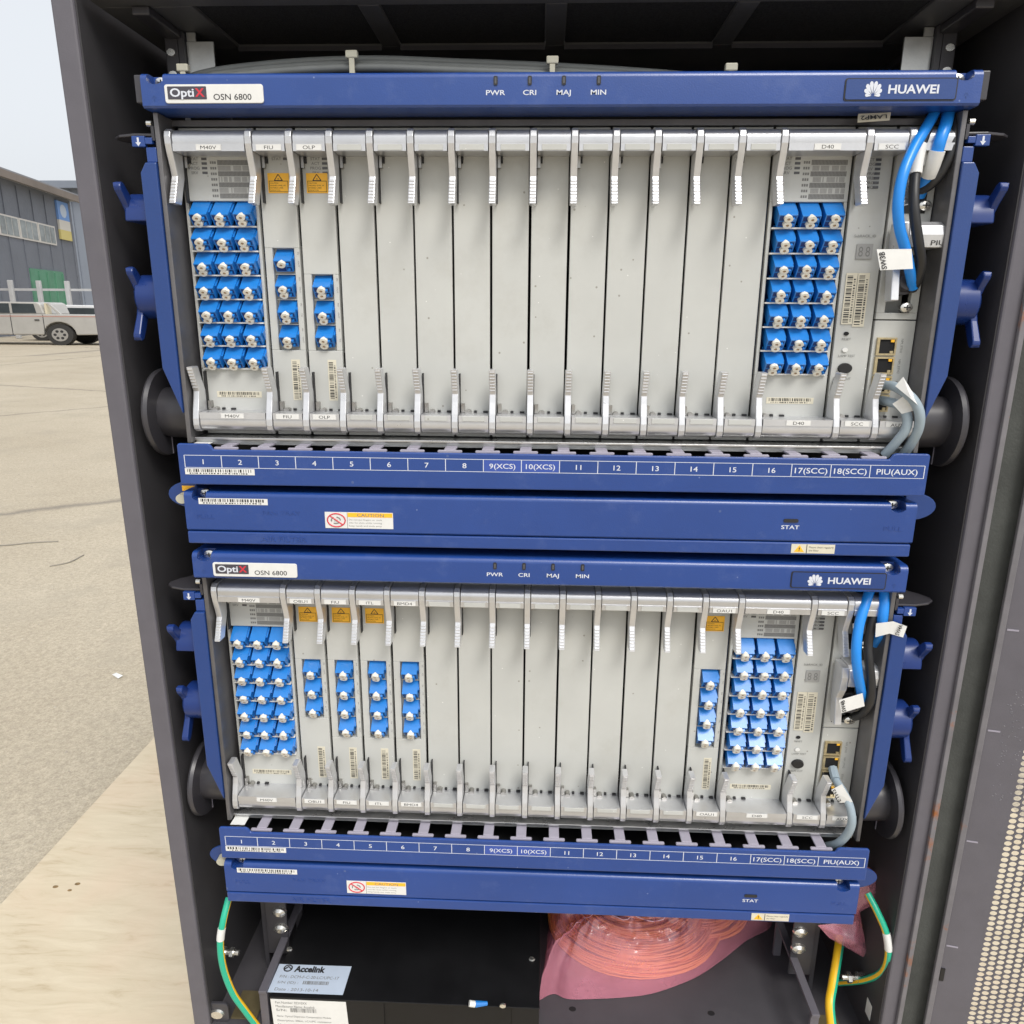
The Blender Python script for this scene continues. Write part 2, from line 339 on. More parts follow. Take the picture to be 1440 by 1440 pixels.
# plywood base sheet the cabinet stands on
ply = thing('plywood_sheet', (-200, 700, GZ), 'pale plywood sheet on the yard, cabinet standing on it', 'plywood')
mb = MB(); mb.box(-1160, 1250, -700, 2150, GZ+2, GZ+20); mb.build('board', 'ply', ply, bevel=1.5)
for i, (x, y, a) in enumerate(((78,1247,4.5), (109,1243,4.5), (98,1252,3.5))):
    p = atz(x, y, GZ+20); mb = MB(); mb.cyl((p.x,p.y,GZ+19.6), (p.x,p.y,GZ+20.6), a, a*.9, 9, kx=1.5); mb.build('knot', 'knot', ply)
p = atz(165, 951, GZ); mb = MB(); mb.add([(p.x-24,p.y+8,GZ+2),(p.x+16,p.y-22,GZ+3),(p.x+26,p.y-8,GZ+8),(p.x-12,p.y+16,GZ+6),(p.x,p.y,GZ+10)], [(0,1,4),(1,2,4),(2,3,4),(3,0,4),(3,2,1,0)])
tag(mb.build('paper_scrap', 'white'), 'small white scrap of paper lying on the yard', 'litter')
p0 = atz(0, 768, GZ); p1 = atz(82, 762, GZ)
mb = MB(); mb.tube(spline([(p0.x-300,p0.y-20,GZ+3), (p0.x,p0.y,GZ+4), ((p0.x+p1.x)/2,p0.y+60,GZ+4), (p1.x,p1.y,GZ+3)]), 4.5, 6); tag(mb.build('yard_line', 'faint'), 'thin dark crack line across the yard', 'wire')  # thin tube standing in for a crack line in the concrete
p0 = atz(70, 797, GZ); p1 = atz(118, 781, GZ)
mb = MB(); mb.tube(spline([(p0.x,p0.y,GZ+3), ((p0.x+p1.x)/2+30,(p0.y+p1.y)/2-30,GZ+4), (p1.x,p1.y,GZ+3)]), 3.5, 6); tag(mb.build('yard_line', 'faint'), 'short curved dark twig nearer the plywood', 'wire')  # thin tube for a twig on the ground

# far warehouse on the left
D_ = {}
D_['wall'] = mat('slate grey cladding', (.165, .18, .215), .6, 0, .12, .5, .3, 6)
D_['wall2'] = mat('blue grey cladding', (.19, .215, .26), .6, 0, .1, .3)
D_['fascia'] = mat('brown grey fascia', (.2, .17, .15), .7, 0, .2, .6)
D_['roofm'] = mat('grey roof sheet', (.26, .27, .29), .6, 0, .1, .5)
D_['glass'] = mat('dull window glass', (.3, .33, .34), .2, 0, .35, 1.2)
D_['wframe'] = mat('pale window frame', (.62, .6, .57), .5)
D_['greend'] = mat('green door paint', (.1, .26, .17), .5, 0, .2, 1)
D_['sblue'] = mat('blue sign panel', (.17, .32, .66), .5)
D_['syel'] = mat('yellow sign panel', (.62, .53, .2), .5)
D_['swhite'] = mat('pale sign panel', (.62, .6, .55), .5)
D_['fence'] = mat('white fence paint', (.46, .46, .46), .5, 0, .1, 2)
wP = Vector((-27790, 45000, 0)); wd = Vector((1360, -7590, 0)).normalized(); wn = Vector((wd.y, -wd.x, 0))*-1   # wn: out of the facade, towards the yard
def fac(s, z, o=0.): return wP+wd*(s*1000)+wn*(o*1000)+Vector((0, 0, z*1000))
def facbox(mb, s0, s1, z0, z1, o0, o1):
    v = [fac(s, z, o) for z in (z0, z1) for s, o in ((s0, o0), (s1, o0), (s1, o1), (s0, o1))]
    return mb.add(v, [(0,3,2,1),(4,5,6,7),(0,1,5,4),(1,2,6,5),(2,3,7,6),(3,0,4,7)])
wh = thing('warehouse', fac(12, GZ/1000), 'slate grey warehouse with window band and green door behind the pickup', 'building')
mb = MB(); facbox(mb, 0, 40, GZ/1000, 6.0, -14, 0); mb.build('wall', D_['wall'], wh)
mb = MB(); facbox(mb, -.5, 40.5, 6.0, 6.32, -14.5, .55); mb.build('roof', D_['roofm'], wh)
mb = MB(); facbox(mb, -.55, 40.6, 5.86, 6.2, .56, .7); mb.build('fascia', D_['fascia'], wh)
for i in range(26):
    s0 = .35+i*1.5; mb = MB(); facbox(mb, s0, s0+.05, GZ/1000, 5.85, .004, .05); mb.build('cladding_rib', D_['wall'], wh)
for k in range(12):
    s0 = 2.62+k*2.05
    wi = facbox(MB(), s0, s0+2.0, 3.3, 4.3, .004, .06).build('window', D_['wframe'], wh)
    for q in range(3): facbox(MB(), s0+.12+q*.61, s0+.66+q*.61, 3.38, 4.22, .062, .075).build('pane', D_['glass'], wi)
dr = facbox(MB(), 2.45, 6.3, GZ/1000, 1.9, .004, .1).build('door', D_['greend'], wh)
for q in range(4): facbox(MB(), 2.55+q*.94, 2.66+q*.94, GZ/1000+.1, 1.8, .102, .16).build('door_rail', D_['greend'], dr)
sg = thing('wall_sign', fac(1.3, 3.7), 'blue and yellow sign board on the warehouse corner', 'sign')
facbox(MB(), .62, 2.05, 4.75, 5.75, .01, .12).build('blue_panel', D_['sblue'], sg)
facbox(MB(), .62, 2.05, 4.22, 4.748, .01, .12).build('pale_panel', D_['swhite'], sg)
facbox(MB(), .62, 2.05, 3.7, 4.218, .01, .12).build('yellow_panel', D_['syel'], sg)
mb = MB(); mb.add([fac(1.35+.42*math.cos(R(a)), 5.25+.36*math.sin(R(a)), .125) for a in range(0, 360, 30)], [tuple(range(12))]); mb.build('round_emblem', 'pale_blue', sg)
w2 = thing('blue_warehouse', (-45000, 76000, GZ), 'blue grey warehouse roofline farther back beside the cabinet post', 'building')
MB().box(-70000, -5000, 70000, 90000, GZ, 10300).build('wall', D_['wall2'], w2)
MB().prism([(69000, 10300), (91000, 10300), (80000, 12600), (69000, 10900)], -71000, -4000, 'x').build('roof', D_['wall2'], w2)
for i in range(22): MB().box(-70000+i*3000, -69800+i*3000, 69900, 69995, GZ, 10250).build('cladding_rib', D_['wall2'], w2)
fe = thing('yard_fence', (-23000, 33000, GZ), 'white post and rail fence in front of the warehouse', 'fence')
for i in range(10):
    x = -27600+i*1290; MB().box(x-95, x+95, 33000, 33150, GZ, 1120-i*12).build('post', D_['fence'], fe, bevel=20)
MB().box(-28000, -14500, 33155, 33215, 640, 740).build('rail', D_['fence'], fe); MB().box(-28000, -14500, 33155, 33215, -200, -110).build('rail', D_['fence'], fe)

# vehicles
D_['silver'] = mat('dusty silver white car paint', (.44, .43, .405), .3, .1, .06, 3, coat=.5)
D_['whitecar'] = mat('white car paint', (.7, .71, .72), .3, 0, .04, 3, coat=.5)
D_['tyre'] = mat('tyre rubber', (.035, .034, .033), .85, 0, .2, 20)
D_['rim'] = mat('alloy rim', (.5, .49, .47), .35, .6)
D_['cglass'] = mat('car glass', (.05, .06, .065), .2, 0, .2, 2, spec=.25)
D_['syel2'] = mat('cream tarpaulin', (.6, .54, .4), .8)
D_['stripe'] = mat('faded red stripe', (.45, .24, .2), .5)
D_['trim'] = mat('black car trim', (.03, .03, .032), .6)
def wheel(t_, x, y, r, side):
    o = place('wheel', MB().cyl((x, y, GZ+r), (x, y+side*230, GZ+r), r, n=28, kx=KX).mesh('wheel', D_['tyre'], True), (0,0,0), t_)
    q = MB(); q.cyl((x, y-side*6, GZ+r), (x, y+side*40, GZ+r), r*.62, n=24, kx=KX); place('rim', q.mesh('rim', D_['rim'], True), (0,0,0), o)
    q = MB()
    for a in range(6):
        c, s_ = math.cos(a*R(60)), math.sin(a*R(60)); q.cyl((x+c*r*.36*KX, y-side*9, GZ+r+s_*r*.36), (x+c*r*.36*KX, y-side*5, GZ+r+s_*r*.36), r*.13, n=8, kx=KX)
    place('rim_hole', q.mesh('rim_hole', D_['trim']), (0,0,0), o)
def wheel_arch(prof, xc, r):          # cut a half round from the lower edge of a side profile
    return [(xc+r*KX*math.cos(R(a)), GZ+370+r*math.sin(R(a))) for a in range(180, -1, -20)]
pk = thing('pickup_truck', (-18600, 27900, GZ), 'silver white pickup truck with open bed parked before the warehouse', 'pickup')
y0, y1 = 27050, 28800
fx, rx = -17900, -21900            # wheel centres
zb = GZ+330
side = [(-24300, zb+80), (-24250, zb), *wheel_arch(None, -23000, 470), *wheel_arch(None, fx, 470), (-16400, zb+60), (-16330, zb+140), (-16330, -345), (-18420, -335), (-20900, -345), (-22300, -400), (-24150, -520), (-24320, -700)]
bd = MB().prism(side, y0, y1, 'y').build('body', D_['silver'], pk, bevel=40)
MB().prism([(-21600, -350), (-18440, -338), (-18560, 40), (-18700, 95), (-20500, 110), (-20750, 60)], y0+90, y1-90, 'y').build('cab', D_['silver'], pk, bevel=45)
MB().prism([(-19640, -300), (-18740, -295), (-18800, 30), (-19640, 45)], y0+80, y0+100, 'y').build('side_window', D_['cglass'], pk)
MB().prism([(-21250, -300), (-19740, -300), (-19740, 45), (-20600, 45)], y0+80, y0+100, 'y').build('side_window', D_['cglass'], pk)
MB().box(-18400, -16380, y0+90, y1-90, -349, -344).build('bed_opening', D_['trim'], pk)
for yy in (y0+110,): MB().add([(-18330, yy, 60), (-18250, yy, 60), (-17830, yy, -330), (-17950, yy, -330), (-18330, yy+60, 60), (-18250, yy+60, 60), (-17830, yy+60, -330), (-17950, yy+60, -330)], [(0,3,2,1), (4,5,6,7), (0,1,5,4), (1,2,6,5), (2,3,7,6), (3,0,4,7)]).build('roll_bar', D_['silver'], pk)
MB().box(-18420, -18345, y0+110, y0+380, -330, 60).build('tarpaulin', D_['syel2'], pk)
MB().box(-24200, -16350, y0-5, y0-1, -425, -395).build('stripe', D_['stripe'], pk)
for xx in (-19700, -18470): MB().box(xx, xx+28, y0-4, y0+2, -1080, -360).build('door_gap', D_['trim'], pk)
MB().box(-18780, -18600, y0-30, y0, -560, -520).build('door_handle', D_['trim'], pk, bevel=8)
MB().box(-16420, -16200, y0+60, y1-60, GZ+330, GZ+470).build('bumper', D_['trim'], pk, bevel=30)
MB().box(-16420, -16320, y0-6, y0+120, -760, -430).build('tail_lamp', D_['stripe'], pk, bevel=10)
rx = -23000
for xx in (fx, rx):
    wheel(pk, xx, y0-10, 380, 1); wheel(pk, xx, y1+10, 380, -1)
su = thing('estate_car', (-19500, 31900, GZ), 'white estate car parked behind the pickup bed', 'car')
y0, y1 = 31100, 32800
side = [(-22300, zb), *wheel_arch(None, -21300, 430), *wheel_arch(None, -17600, 430), (-16300, zb), (-16100, -800), (-16300, -480), (-17700, -430), (-22300, -420)]
MB().prism(side, y0, y1, 'y').build('body', D_['whitecar'], su, bevel=40)
MB().prism([(-22100, -430), (-17750, -430), (-18500, -20), (-18900, 20), (-21300, 45), (-21900, -60)], y0+80, y1-80, 'y').build('cabin', D_['whitecar'], su, bevel=45)
MB().prism([(-21700, -390), (-18150, -390), (-18680, -95), (-21600, -80)], y0+68, y0+90, 'y').build('side_window', D_['cglass'], su)
MB().box(-22200, -16250, y0-5, y0-1, -520, -490).build('stripe', D_['stripe'], su)
for xx in (-17600, -21300): wheel(su, xx, y0-10, 350, 1); wheel(su, xx, y1+10, 350, -1)

# ------------------------------------------------------------------ the cabinet
CT, CB, CY0, CY1 = 560., -976., 14., 330.
cb = thing('equipment_cabinet', (0, 170, GZ+20), 'tall dark grey steel equipment cabinet with its perforated door swung open', 'cabinet')
for sx in (-1, 1):
    x0, x1 = sorted((sx*397, sx*378.5))
    def lean(z): return (z-60)/1020*9*(-1 if sx < 0 else 0)+(-3.2 if sx < 0 else 0)
    def wbox(xa, xb, y_a, y_b, za, zb_):
        v = [(x+lean(z), y, z) for z in (za, zb_) for x, y in ((xa, y_a), (xb, y_a), (xb, y_b), (xa, y_b))]
        return MB().add(v, [(0,3,2,1),(4,5,6,7),(0,1,5,4),(1,2,6,5),(2,3,7,6),(3,0,4,7)])
    wl = wbox(x0, x1, CY0, CY1, GZ+20, CT).build('side_wall', ['case'], cb, bevel=2.)
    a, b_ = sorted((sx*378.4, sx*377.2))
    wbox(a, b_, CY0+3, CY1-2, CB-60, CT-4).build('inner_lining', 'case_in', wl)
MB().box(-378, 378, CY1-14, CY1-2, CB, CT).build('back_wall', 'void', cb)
MB().box(-397, 397, CY0, CY1, CT+.5, CT+30).build('roof', 'case', cb, bevel=2.)
fl = MB().box(-377, 377, CY0+2, CY1-16, CB-8, CB).build('floor_plate', 'floor', cb)
MB().box(-378.3, 378.3, CY0+1, CY0+24, GZ+21, CB-8.2).build('plinth', 'case', cb, bevel=2.)
for x, y in ((805, 1419), (1000, 1425)):
    p = atz(x, y, CB); MB().cyl((p.x, p.y, CB-.5), (p.x, p.y, CB+.4), 3.2, n=12, kx=KX).build('floor_hole', 'void', fl)
# perforated shelf over the upper equipment, seen from below
tp = MB(); z0, z1 = 60, 64
xs = (-307, -152, 2, 157, 312)
tp.box(-377, 377, 20, 44, z0, z1); tp.box(-377, 377, 142, 300, z0, z1)
for i, x in enumerate(xs): tp.box((-377 if i == 0 else x-9), (377 if i == 4 else x+9), 44.01, 141.99, z0, z1)
tp = tp.build('top_shelf', 'shelf', cb, bevel=1.)
for a, b_ in zip(xs, xs[1:]): MB().box(a+9.2, b_-9.2, 44.2, 141.8, 62.5, 63.2).build('filter_mesh', 'mesh', tp)
for a, b_ in zip(xs, xs[1:]):
    q = MB(); q.box(a+9, b_-9, 139, 141.5, 56, 59.9); q.build('window_lip', 'dark_plastic', tp)
for sx in (-1, 1):
    x0, x1 = sorted((sx*348, sx*333)); MB().box(x0, x1, 40, 250, 53, 59.8).build('shelf_bracket', 'dark_plastic', tp, bevel=1.2)
# zinc rack uprights behind the equipment
for sx in (-1, 1):
    x0, x1 = sorted((sx*336, sx*331)); u_ = MB().box(x0, x1, 95, 135, CB+.5, 59.5).build('rack_upright', 'dark_plastic', cb)
    x0, x1 = sorted((sx*330.5, sx*306)); MB().box(x0, x1, 100, 102, 5, 52).build('upright_face', 'zinc', u_)
    x0, x1 = sorted((sx*330, sx*322)); MB().box(x0, x1, 100, 102, 52.3, 59.4).build('upright_face', 'zinc', u_)
    x0, x1 = sorted((sx*330, sx*304)); MB().box(x0, x1, 92, 95, -950, -868).build('foot_plate', 'dark_plastic', u_, bevel=.8)
    for z in (-887, -911):
        q = MB(); q.cyl((sx*312, 92, z), (sx*312, 89, z), 7, 6, 16, kx=KX); q.cyl((sx*312, 89, z), (sx*312, 86.5, z), 6, 3, 16, kx=KX); q.build('bolt', 'screw', u_, True)
    x0, x1 = sorted((sx*349, sx*337)); b2 = MB().box(x0, x1, 96, 104, 12, 56).build('clamp_block', 'dark_plastic', u_, bevel=1.)
    for z in (24, 42): MB().cyl((sx*343, 96.5, z), (sx*343, 94, z), 3, n=10, kx=KX).build('bolt', 'screw', b2)
    # low support rails on the cabinet floor
    x0, x1 = sorted((sx*313, sx*304)); rl = MB().box(x0, x1, -2+18, 150, -929, -925).build('support_rail', 'case', cb, bevel=.6)
    MB().box(x0, x1, 18, 22, CB+.5, -929.2).build('rail_foot', 'case', rl); MB().box(x0, x1, 144, 149, CB+.5, -929.2).build('rail_foot', 'case', rl)
    x0, x1 = sorted((sx*352, sx*322)); br = MB().box(x0, x1, 24, 60, CB+.4, CB+2.5).build('floor_bracket', 'olive', cb)
    # corner bracket with screw
    x0, x1 = sorted((sx*377, sx*352)); co = MB().prism(rrect(x0, x1, CB+.3, CB+26, 5), 20, 24, 'y').build('corner_bracket', 'dark_plastic', cb, bevel=.8)
    q = MB(); q.cyl((sx*365, 20, CB+12), (sx*365, 17.5, CB+12), 6.2, 5.2, 16, kx=KX); so = q.build('screw', 'screw', co, True)
    # earth stud and its tag on the side wall
    z = -918; q = MB(); q.cyl((sx*377, 60, z), (sx*352, 60, z), 3.2, n=10); q.cyl((sx*377, 60, z), (sx*368, 60, z), 6.5, n=6); q.cyl((sx*362, 60, z), (sx*358, 60, z), 6, n=6); q.build('earth_stud', 'screw', cb)
    q = MB(); q.box(sx*376.9, sx*376.5, 34, 46, -950, -930); q.build('earth_sticker', 'white', cb)
# hinge side: foam gasket strip between the post and the door
MB().box(397.6, 428, 18, 24, GZ+40, CT).build('gasket_strip', 'gasket', cb)
MB().box(392.5, 397.4, 9.5, 13.8, GZ+30, CT).build('post_edge_highlight', 'edge', cb, bevel=.8)  # added paler strip stands in for the highlight along the post edge
# the door leaf, opened past the front plane
TH = R(12); dO = Vector((424, 10, 0)); dd = Vector((math.cos(TH), -math.sin(TH), 0)); dn = Vector((-math.sin(TH), -math.cos(TH), 0))
def dp(s, z, o=0.): q = dO+dd*s+dn*o; return (q.x, q.y, z)
def dbox(mb, s0, s1, z0, z1, o0, o1):
    v = [dp(s, z, o) for z in (z0, z1) for s, o in ((s0, o1), (s1, o1), (s1, o0), (s0, o0))]
    return mb.add(v, [(0,3,2,1),(4,5,6,7),(0,1,5,4),(1,2,6,5),(2,3,7,6),(3,0,4,7)])
DZ0, DZ1 = GZ+70, CT-10
PH, PV, A0, NC, NR = 7.76, 6.4, 36.5, 34, 186
door = dbox(MB(), 2.6, A0, DZ0, DZ1, 0, 1.5).build('door', 'case', cb)
dbox(MB(), -3, 2.4, DZ0, DZ1, -2, 3.2).build('door_edge', 'edge', door, bevel=.8)
sE = A0+NC*PH; zB = -1290.; zT = zB+NR*PV
dbox(MB(), sE+.2, sE+60, DZ0, DZ1, 0, 1.5).build('door_stile', 'case', door)
dbox(MB(), A0+.2, sE, DZ0, zB-.2, 0, 1.5).build('door_rail', 'case', door); dbox(MB(), A0+.2, sE, zT+PV/2+.2, DZ1, 0, 1.5).build('door_rail', 'case', door)
q = MB(); n = 12
for c in range(NC):
    for r_ in range(NR):
        sx_ = A0+(c+.5)*PH; zz = zB+(r_+.5)*PV+(PV/2 if c % 2 else 0)
        o_ = []; h_ = []
        for k in range(n):
            a = 2*math.pi*k/n+math.pi/n; ca, sa = math.cos(a), math.sin(a)
            m_ = 1/max(abs(ca), abs(sa)); o_.append((sx_+ca*m_*PH/2, zz+sa*m_*PV/2)); h_.append((sx_+ca*3.5, zz+sa*2.86))
        vs = [dp(s_, z_, 1.5) for s_, z_ in o_]+[dp(s_, z_, 1.5) for s_, z_ in h_]+[dp(s_, z_, .6) for s_, z_ in h_]
        q.add(vs, [(k, (k+1) % n, n+(k+1) % n, n+k) for k in range(n)]+[(n+k, n+(k+1) % n, 2*n+(k+1) % n, 2*n+k) for k in range(n)])
q.build('perforated_panel', 'case', door)
rr = random.Random(3)
for z in (-462, -566, -690, -818):
    dbox(MB(), 4, 13+rr.random()*3, z, z+1.6, 1.52, 1.9).build('scratch_mark', 'finger', door)
dbox(MB(), 3, 7, -862, -846, 1.52, 2.6).build('rubber_stop', 'black', door)
q = MB()
for i in range(60):
    s_, z_ = rr.uniform(16, 34), rr.uniform(-640, -520)
    q.cyl(dp(s_, z_, 1.4), dp(s_, z_, 1.9), rr.uniform(.5, 1.1), .2, 6)
tag(q.build('water_droplets', 'drop', door, True), kind='stuff')

# ------------------------------------------------------------------ shared shapes of the boards
def notched_bar(x0, x1, y0, y1, z0, z1, notches, r=5.):
    mb = MB(); full = [(y1, z0), (y1, z1)]+[(y0+r-r*math.sin(R(a)), z1-r+r*math.cos(R(a))) for a in (0, 20, 40, 60, 80, 90)]+[(y0, z0+1.5), (y0+1.5, z0)]
    cuts = []
    for xc, hw, dep in notches:
        k = 10
        for i in range(k):
            a, b_ = xc-hw+2*hw*i/k, xc-hw+2*hw*(i+1)/k; m_ = abs((a+b_)/2-xc)/hw
            cuts.append((a, b_, dep*(.55+.45*math.sqrt(max(0, 1-m_*m_)))))
    cuts.sort(); x = x0
    for a, b_, d in cuts:
        if a > x+.01: mb.prism(full, x, a, 'x')
        mb.prism([(y1, z0), (y1, z1), (y0+13, z1), (y0+13, z1-d), (y0, z1-d), (y0, z0+1.5), (y0+1.5, z0)], a, b_, 'x'); x = b_
    mb.prism(full, x, x1, 'x'); return mb
def screw_mesh():
    q = MB(); q.cyl((0, 0, 0), (0, -3, 0), 4.2, 4.0, 16, kx=KX); q.cyl((0, -3, 0), (0, -4, 0), 4.0, 2.4, 16, kx=KX)
    q.cur = 1; q.box(-3, 3, -4.1, -3.9, -.5, .5); q.box(-.6, .6, -4.12, -3.92, -2.2, 2.2)
    return q.mesh('screw', ['screw', 'ink'], True)
SCREW = screw_mesh()
def lever_mesh(flip):
    """ejector lever; y forward = negative, z measured from the shelf top"""
    pr = [(20, -37), (16.4, -39.5), (15.2, -43.5), (15.5, -49), (17.2, -56), (20.5, -66), (22.3, -73), (17.5, -84), (12.6, -95.2)]
    bk = [(25, -95.5), (30, -84), (35.5, -73), (36.5, -62), (36, -55), (36, -37)]
    prof = pr+bk; q = MB()
    def F(p): return (p[0], -326-p[1]) if flip else p
    q.prism([F(p) for p in prof], 0, 5.6, 'x')
    for i in range(7):
        z = -75.5-i*2.75; y = 22.3-(-73-z)*9.7/22.2
        q.prism([F(p) for p in ((y+1.5, z), (y-1., z-.25), (y-1.3, z-1.9), (y+1., z-2.1))], .25, 5.35, 'x')
    return q.mesh('lever', 'lever')
LEV_T, LEV_B = lever_mesh(False), lever_mesh(True)
def beam_prof(flip):
    p = [(44, -37.5), (23, -37.5), (19.5, -39), (17.3, -41.5), (16.6, -44.5), (17., -48.8), (16., -49.), (16.2, -54.6), (44, -54.6)]
    return [(y, -326-z) for y, z in p] if flip else p
_beams = {}
def beam(wd_, flip):
    if (wd_, flip) not in _beams: _beams[wd_, flip] = MB().prism(beam_prof(flip), 0, wd_, 'x').mesh('handle_beam', 'beam', True, ang=30)
    return _beams[wd_, flip]
def latch_mesh():
    q = MB(); q.box(-2.2, .2, 36, 40, -64, -55); q.cur = 1; q.box(-3.4, -2.3, 35, 41, -92, -55); q.box(.3, 2, 37.5, 40, -60, -55)
    return q.mesh('latch', ['lever_side', 'ink'])
def latch_mesh_b():
    q = MB(); q.box(-1.5, 1.5, 35, 40, -271, -263); q.cyl((5, 33, -270.5), (5, 39.9, -270.5), 2., n=10, kx=KX); q.cur = 1; q.box(10, 12.5, 37.5, 40, -271.5, -269.5); q.box(18.5, 22.5, 37.5, 40, -271.5, -269.8); q.box(-3.4, -2.3, 35, 41, -271, -236)
    return q.mesh('latch', ['lever_side', 'ink'])
LAT_T, LAT_B = latch_mesh(), latch_mesh_b()
ATH = R(42); AX = Vector((0, -math.cos(ATH), -math.sin(ATH))); AN = Vector((0, -math.sin(ATH), math.cos(ATH)))
def adapter_mesh(wd_=15.6, L_=14.5, H_=11.6):
    q = MB(); hw = wd_/2
    def B(x0, x1, a0, a1, n0, n1):
        v = [Vector((x, 0, 0))+AX*a+AN*n_ for n_ in (n0, n1) for x, a in ((x0, a1), (x1, a1), (x1, a0), (x0, a0))]
        q.add(v, [(0,3,2,1),(4,5,6,7),(0,1,5,4),(1,2,6,5),(2,3,7,6),(3,0,4,7)])
    B(-hw, hw, -7, L_, -H_, 0)
    B(hw+.02, hw+1.4, -6, L_-5, -H_+2, -1.4)                      # side clip
    q.cur = 1
    B(hw-5.6, hw-1., L_, L_+.15, -5.2, -1.3); B(hw-5.6, hw-1., L_, L_+.15, -10.6, -6.7)   # latch slots
    B(-hw+1, hw-6.3, L_, L_+.12, -5.4, -.9); B(-hw+1, hw-6.3, L_, L_+.12, -10.9, -6.4)
    B(hw+1.41, hw+1.5, -2, 4, -6, -3.5)
    q.cur = 0
    B(hw-4.4, hw-2.2, L_+.16, L_+2.6, -4.4, -2.2); B(hw-4.4, hw-2.2, L_+.16, L_+2.6, -9.6, -7.4)
    return q.mesh('adapter', ['lc', 'lc_dark'])
ADP = adapter_mesh()
CTH = R(32)
def cap_mesh():
    q = MB(); AX = Vector((0, -math.cos(CTH), -math.sin(CTH))); AN = Vector((0, -math.sin(CTH), math.cos(CTH)))
    q.cyl(AX*-3, AX*4.6, 2.6, 2.85, 14, kx=KX, cap1=False); n = 14
    # rim and bore
    e1 = Vector((1, 0, 0)); e2 = AN; vs = []
    for rad_, d_ in ((2.85, 4.6), (1.05, 4.75), (.9, 3.4)):
        for i in range(n): vs.append(AX*d_+e1*math.cos(2*math.pi*i/n)*rad_*KX+e2*math.sin(2*math.pi*i/n)*rad_)
    q.add(vs, [(i, (i+1) % n, n+(i+1) % n, n+i) for i in range(n)])
    q.cur = 1; q.add(vs, [(n+i, n+(i+1) % n, 2*n+(i+1) % n, 2*n+i) for i in range(n)]+[tuple(range(2*n, 3*n))])
    return q.mesh('dust_cap', ['cap', 'cap_hole'], True)
CAP = cap_mesh()
rj = random.Random(11)
def put_adapter(bdo, x, y, z, caps=2):
    a = place('adapter', ADP, (x+rj.uniform(-.25, .25), y, z+rj.uniform(-.25, .25)), bdo, .5, rot=(rj.uniform(-.035, .035), rj.uniform(-.02, .02), rj.uniform(-.02, .02)))
    for k in range(caps):
        p = Vector((x-.4+rj.uniform(-.35, .35), y, z))+AX*(13.6+.5*k)+AN*(-2.6-5.3*k)
        place('dust_cap', CAP, p, a, rot=(rj.uniform(-.05, .05), 0, rj.uniform(-.06, .06)))
def face_with_window(mb, x0, x1, z0, z1, wx0, wx1, wz0, wz1, y0=40., y1=46., fy=47.):
    mb.box(x0, x1, y0, y1, z0, wz0); mb.box(x0, x1, y0, y1, wz1, z1); mb.box(x0, wx0, y0, y1, wz0+.001, wz1-.001); mb.box(wx1, x1, y0, y1, wz0+.001, wz1-.001)
    return mb
def laser_label(bdo, x, z):      # yellow warning plate: triangle and text block
    pl = MB().box(x, x+18.6, 39.6, 39.98, z-16, z).build('laser_label', 'yellow', bdo)
    q = MB(); c = x+9.3
    for a, b_ in (((c-3.6, z-6), (c+3.6, z-6)), ((c+3.6, z-6), (c, z-1)), ((c, z-1), (c-3.6, z-6))):
        d_ = Vector((b_[0]-a[0], 0, b_[1]-a[1])).normalized(); n_ = Vector((-d_.z, 0, d_.x))*.35
        q.quadf((a[0]-n_.x, 39.5, a[1]-n_.z), (b_[0]-n_.x, 39.5, b_[1]-n_.z), (b_[0]+n_.x, 39.5, b_[1]+n_.z), (a[0]+n_.x, 39.5, a[1]+n_.z))
    q.text('*', 2.4, c, 39.5, z-6.3)
    for za, zb_ in ((-6.6, -6.2), (-15.2, -14.8)): q.box(x+1, x+17.6, 39.48, 39.5, z+za, z+zb_)
    for xa in (1, 17.2): q.box(x+xa, x+xa+.4, 39.48, 39.5, z-15.2, z-6.2)
    for i, s_ in enumerate(('CAUTION', 'HAZARD LEVEL 1M', 'INVISIBLE LASER', 'RADIATION')): q.text(s_, 1.15, x+2, 39.5, z-8.6-i*1.9, 'L', kx=1.)
    q.build('lettering', 'ink', bdo)
def barcode(bdo, x0, x1, z0, z1, vert, seed, mat_='cream', y=39.98):
    MB().box(x0, x1, y-.3, y, z0, z1).build('barcode_sticker', mat_, bdo)
    q = MB()
    if vert:
        q.bars(x0+(x1-x0)*.12, x0+(x1-x0)*.62, y-.33, z0+1.5, z1-1.5, 26, True, seed)
        q.bars(x0+(x1-x0)*.72, x0+(x1-x0)*.88, y-.33, z0+2.5, z1-4, 22, True, seed+5)
    else:
        q.bars(x0+2, x1-2, y-.33, z0+(z1-z0)*.4, z1-(z1-z0)*.1, 30, False, seed); q.bars(x0+4, x1-5, y-.33, z0+(z1-z0)*.1, z0+(z1-z0)*.3, 24, False, seed+9)
    q.build('barcode', 'ink', bdo)
def leds(q, x, zs, names_, tx, y=39.9):
    for z, n_ in zip(zs, names_):
        q.cur = 0; q.text(n_, 2.4, tx, y-.1, z-1.1, kx=1.1, bold=.01); q.cur = 1; q.box(x-2.3, x+2.3, y-.1, y+.05, z-1, z+1)
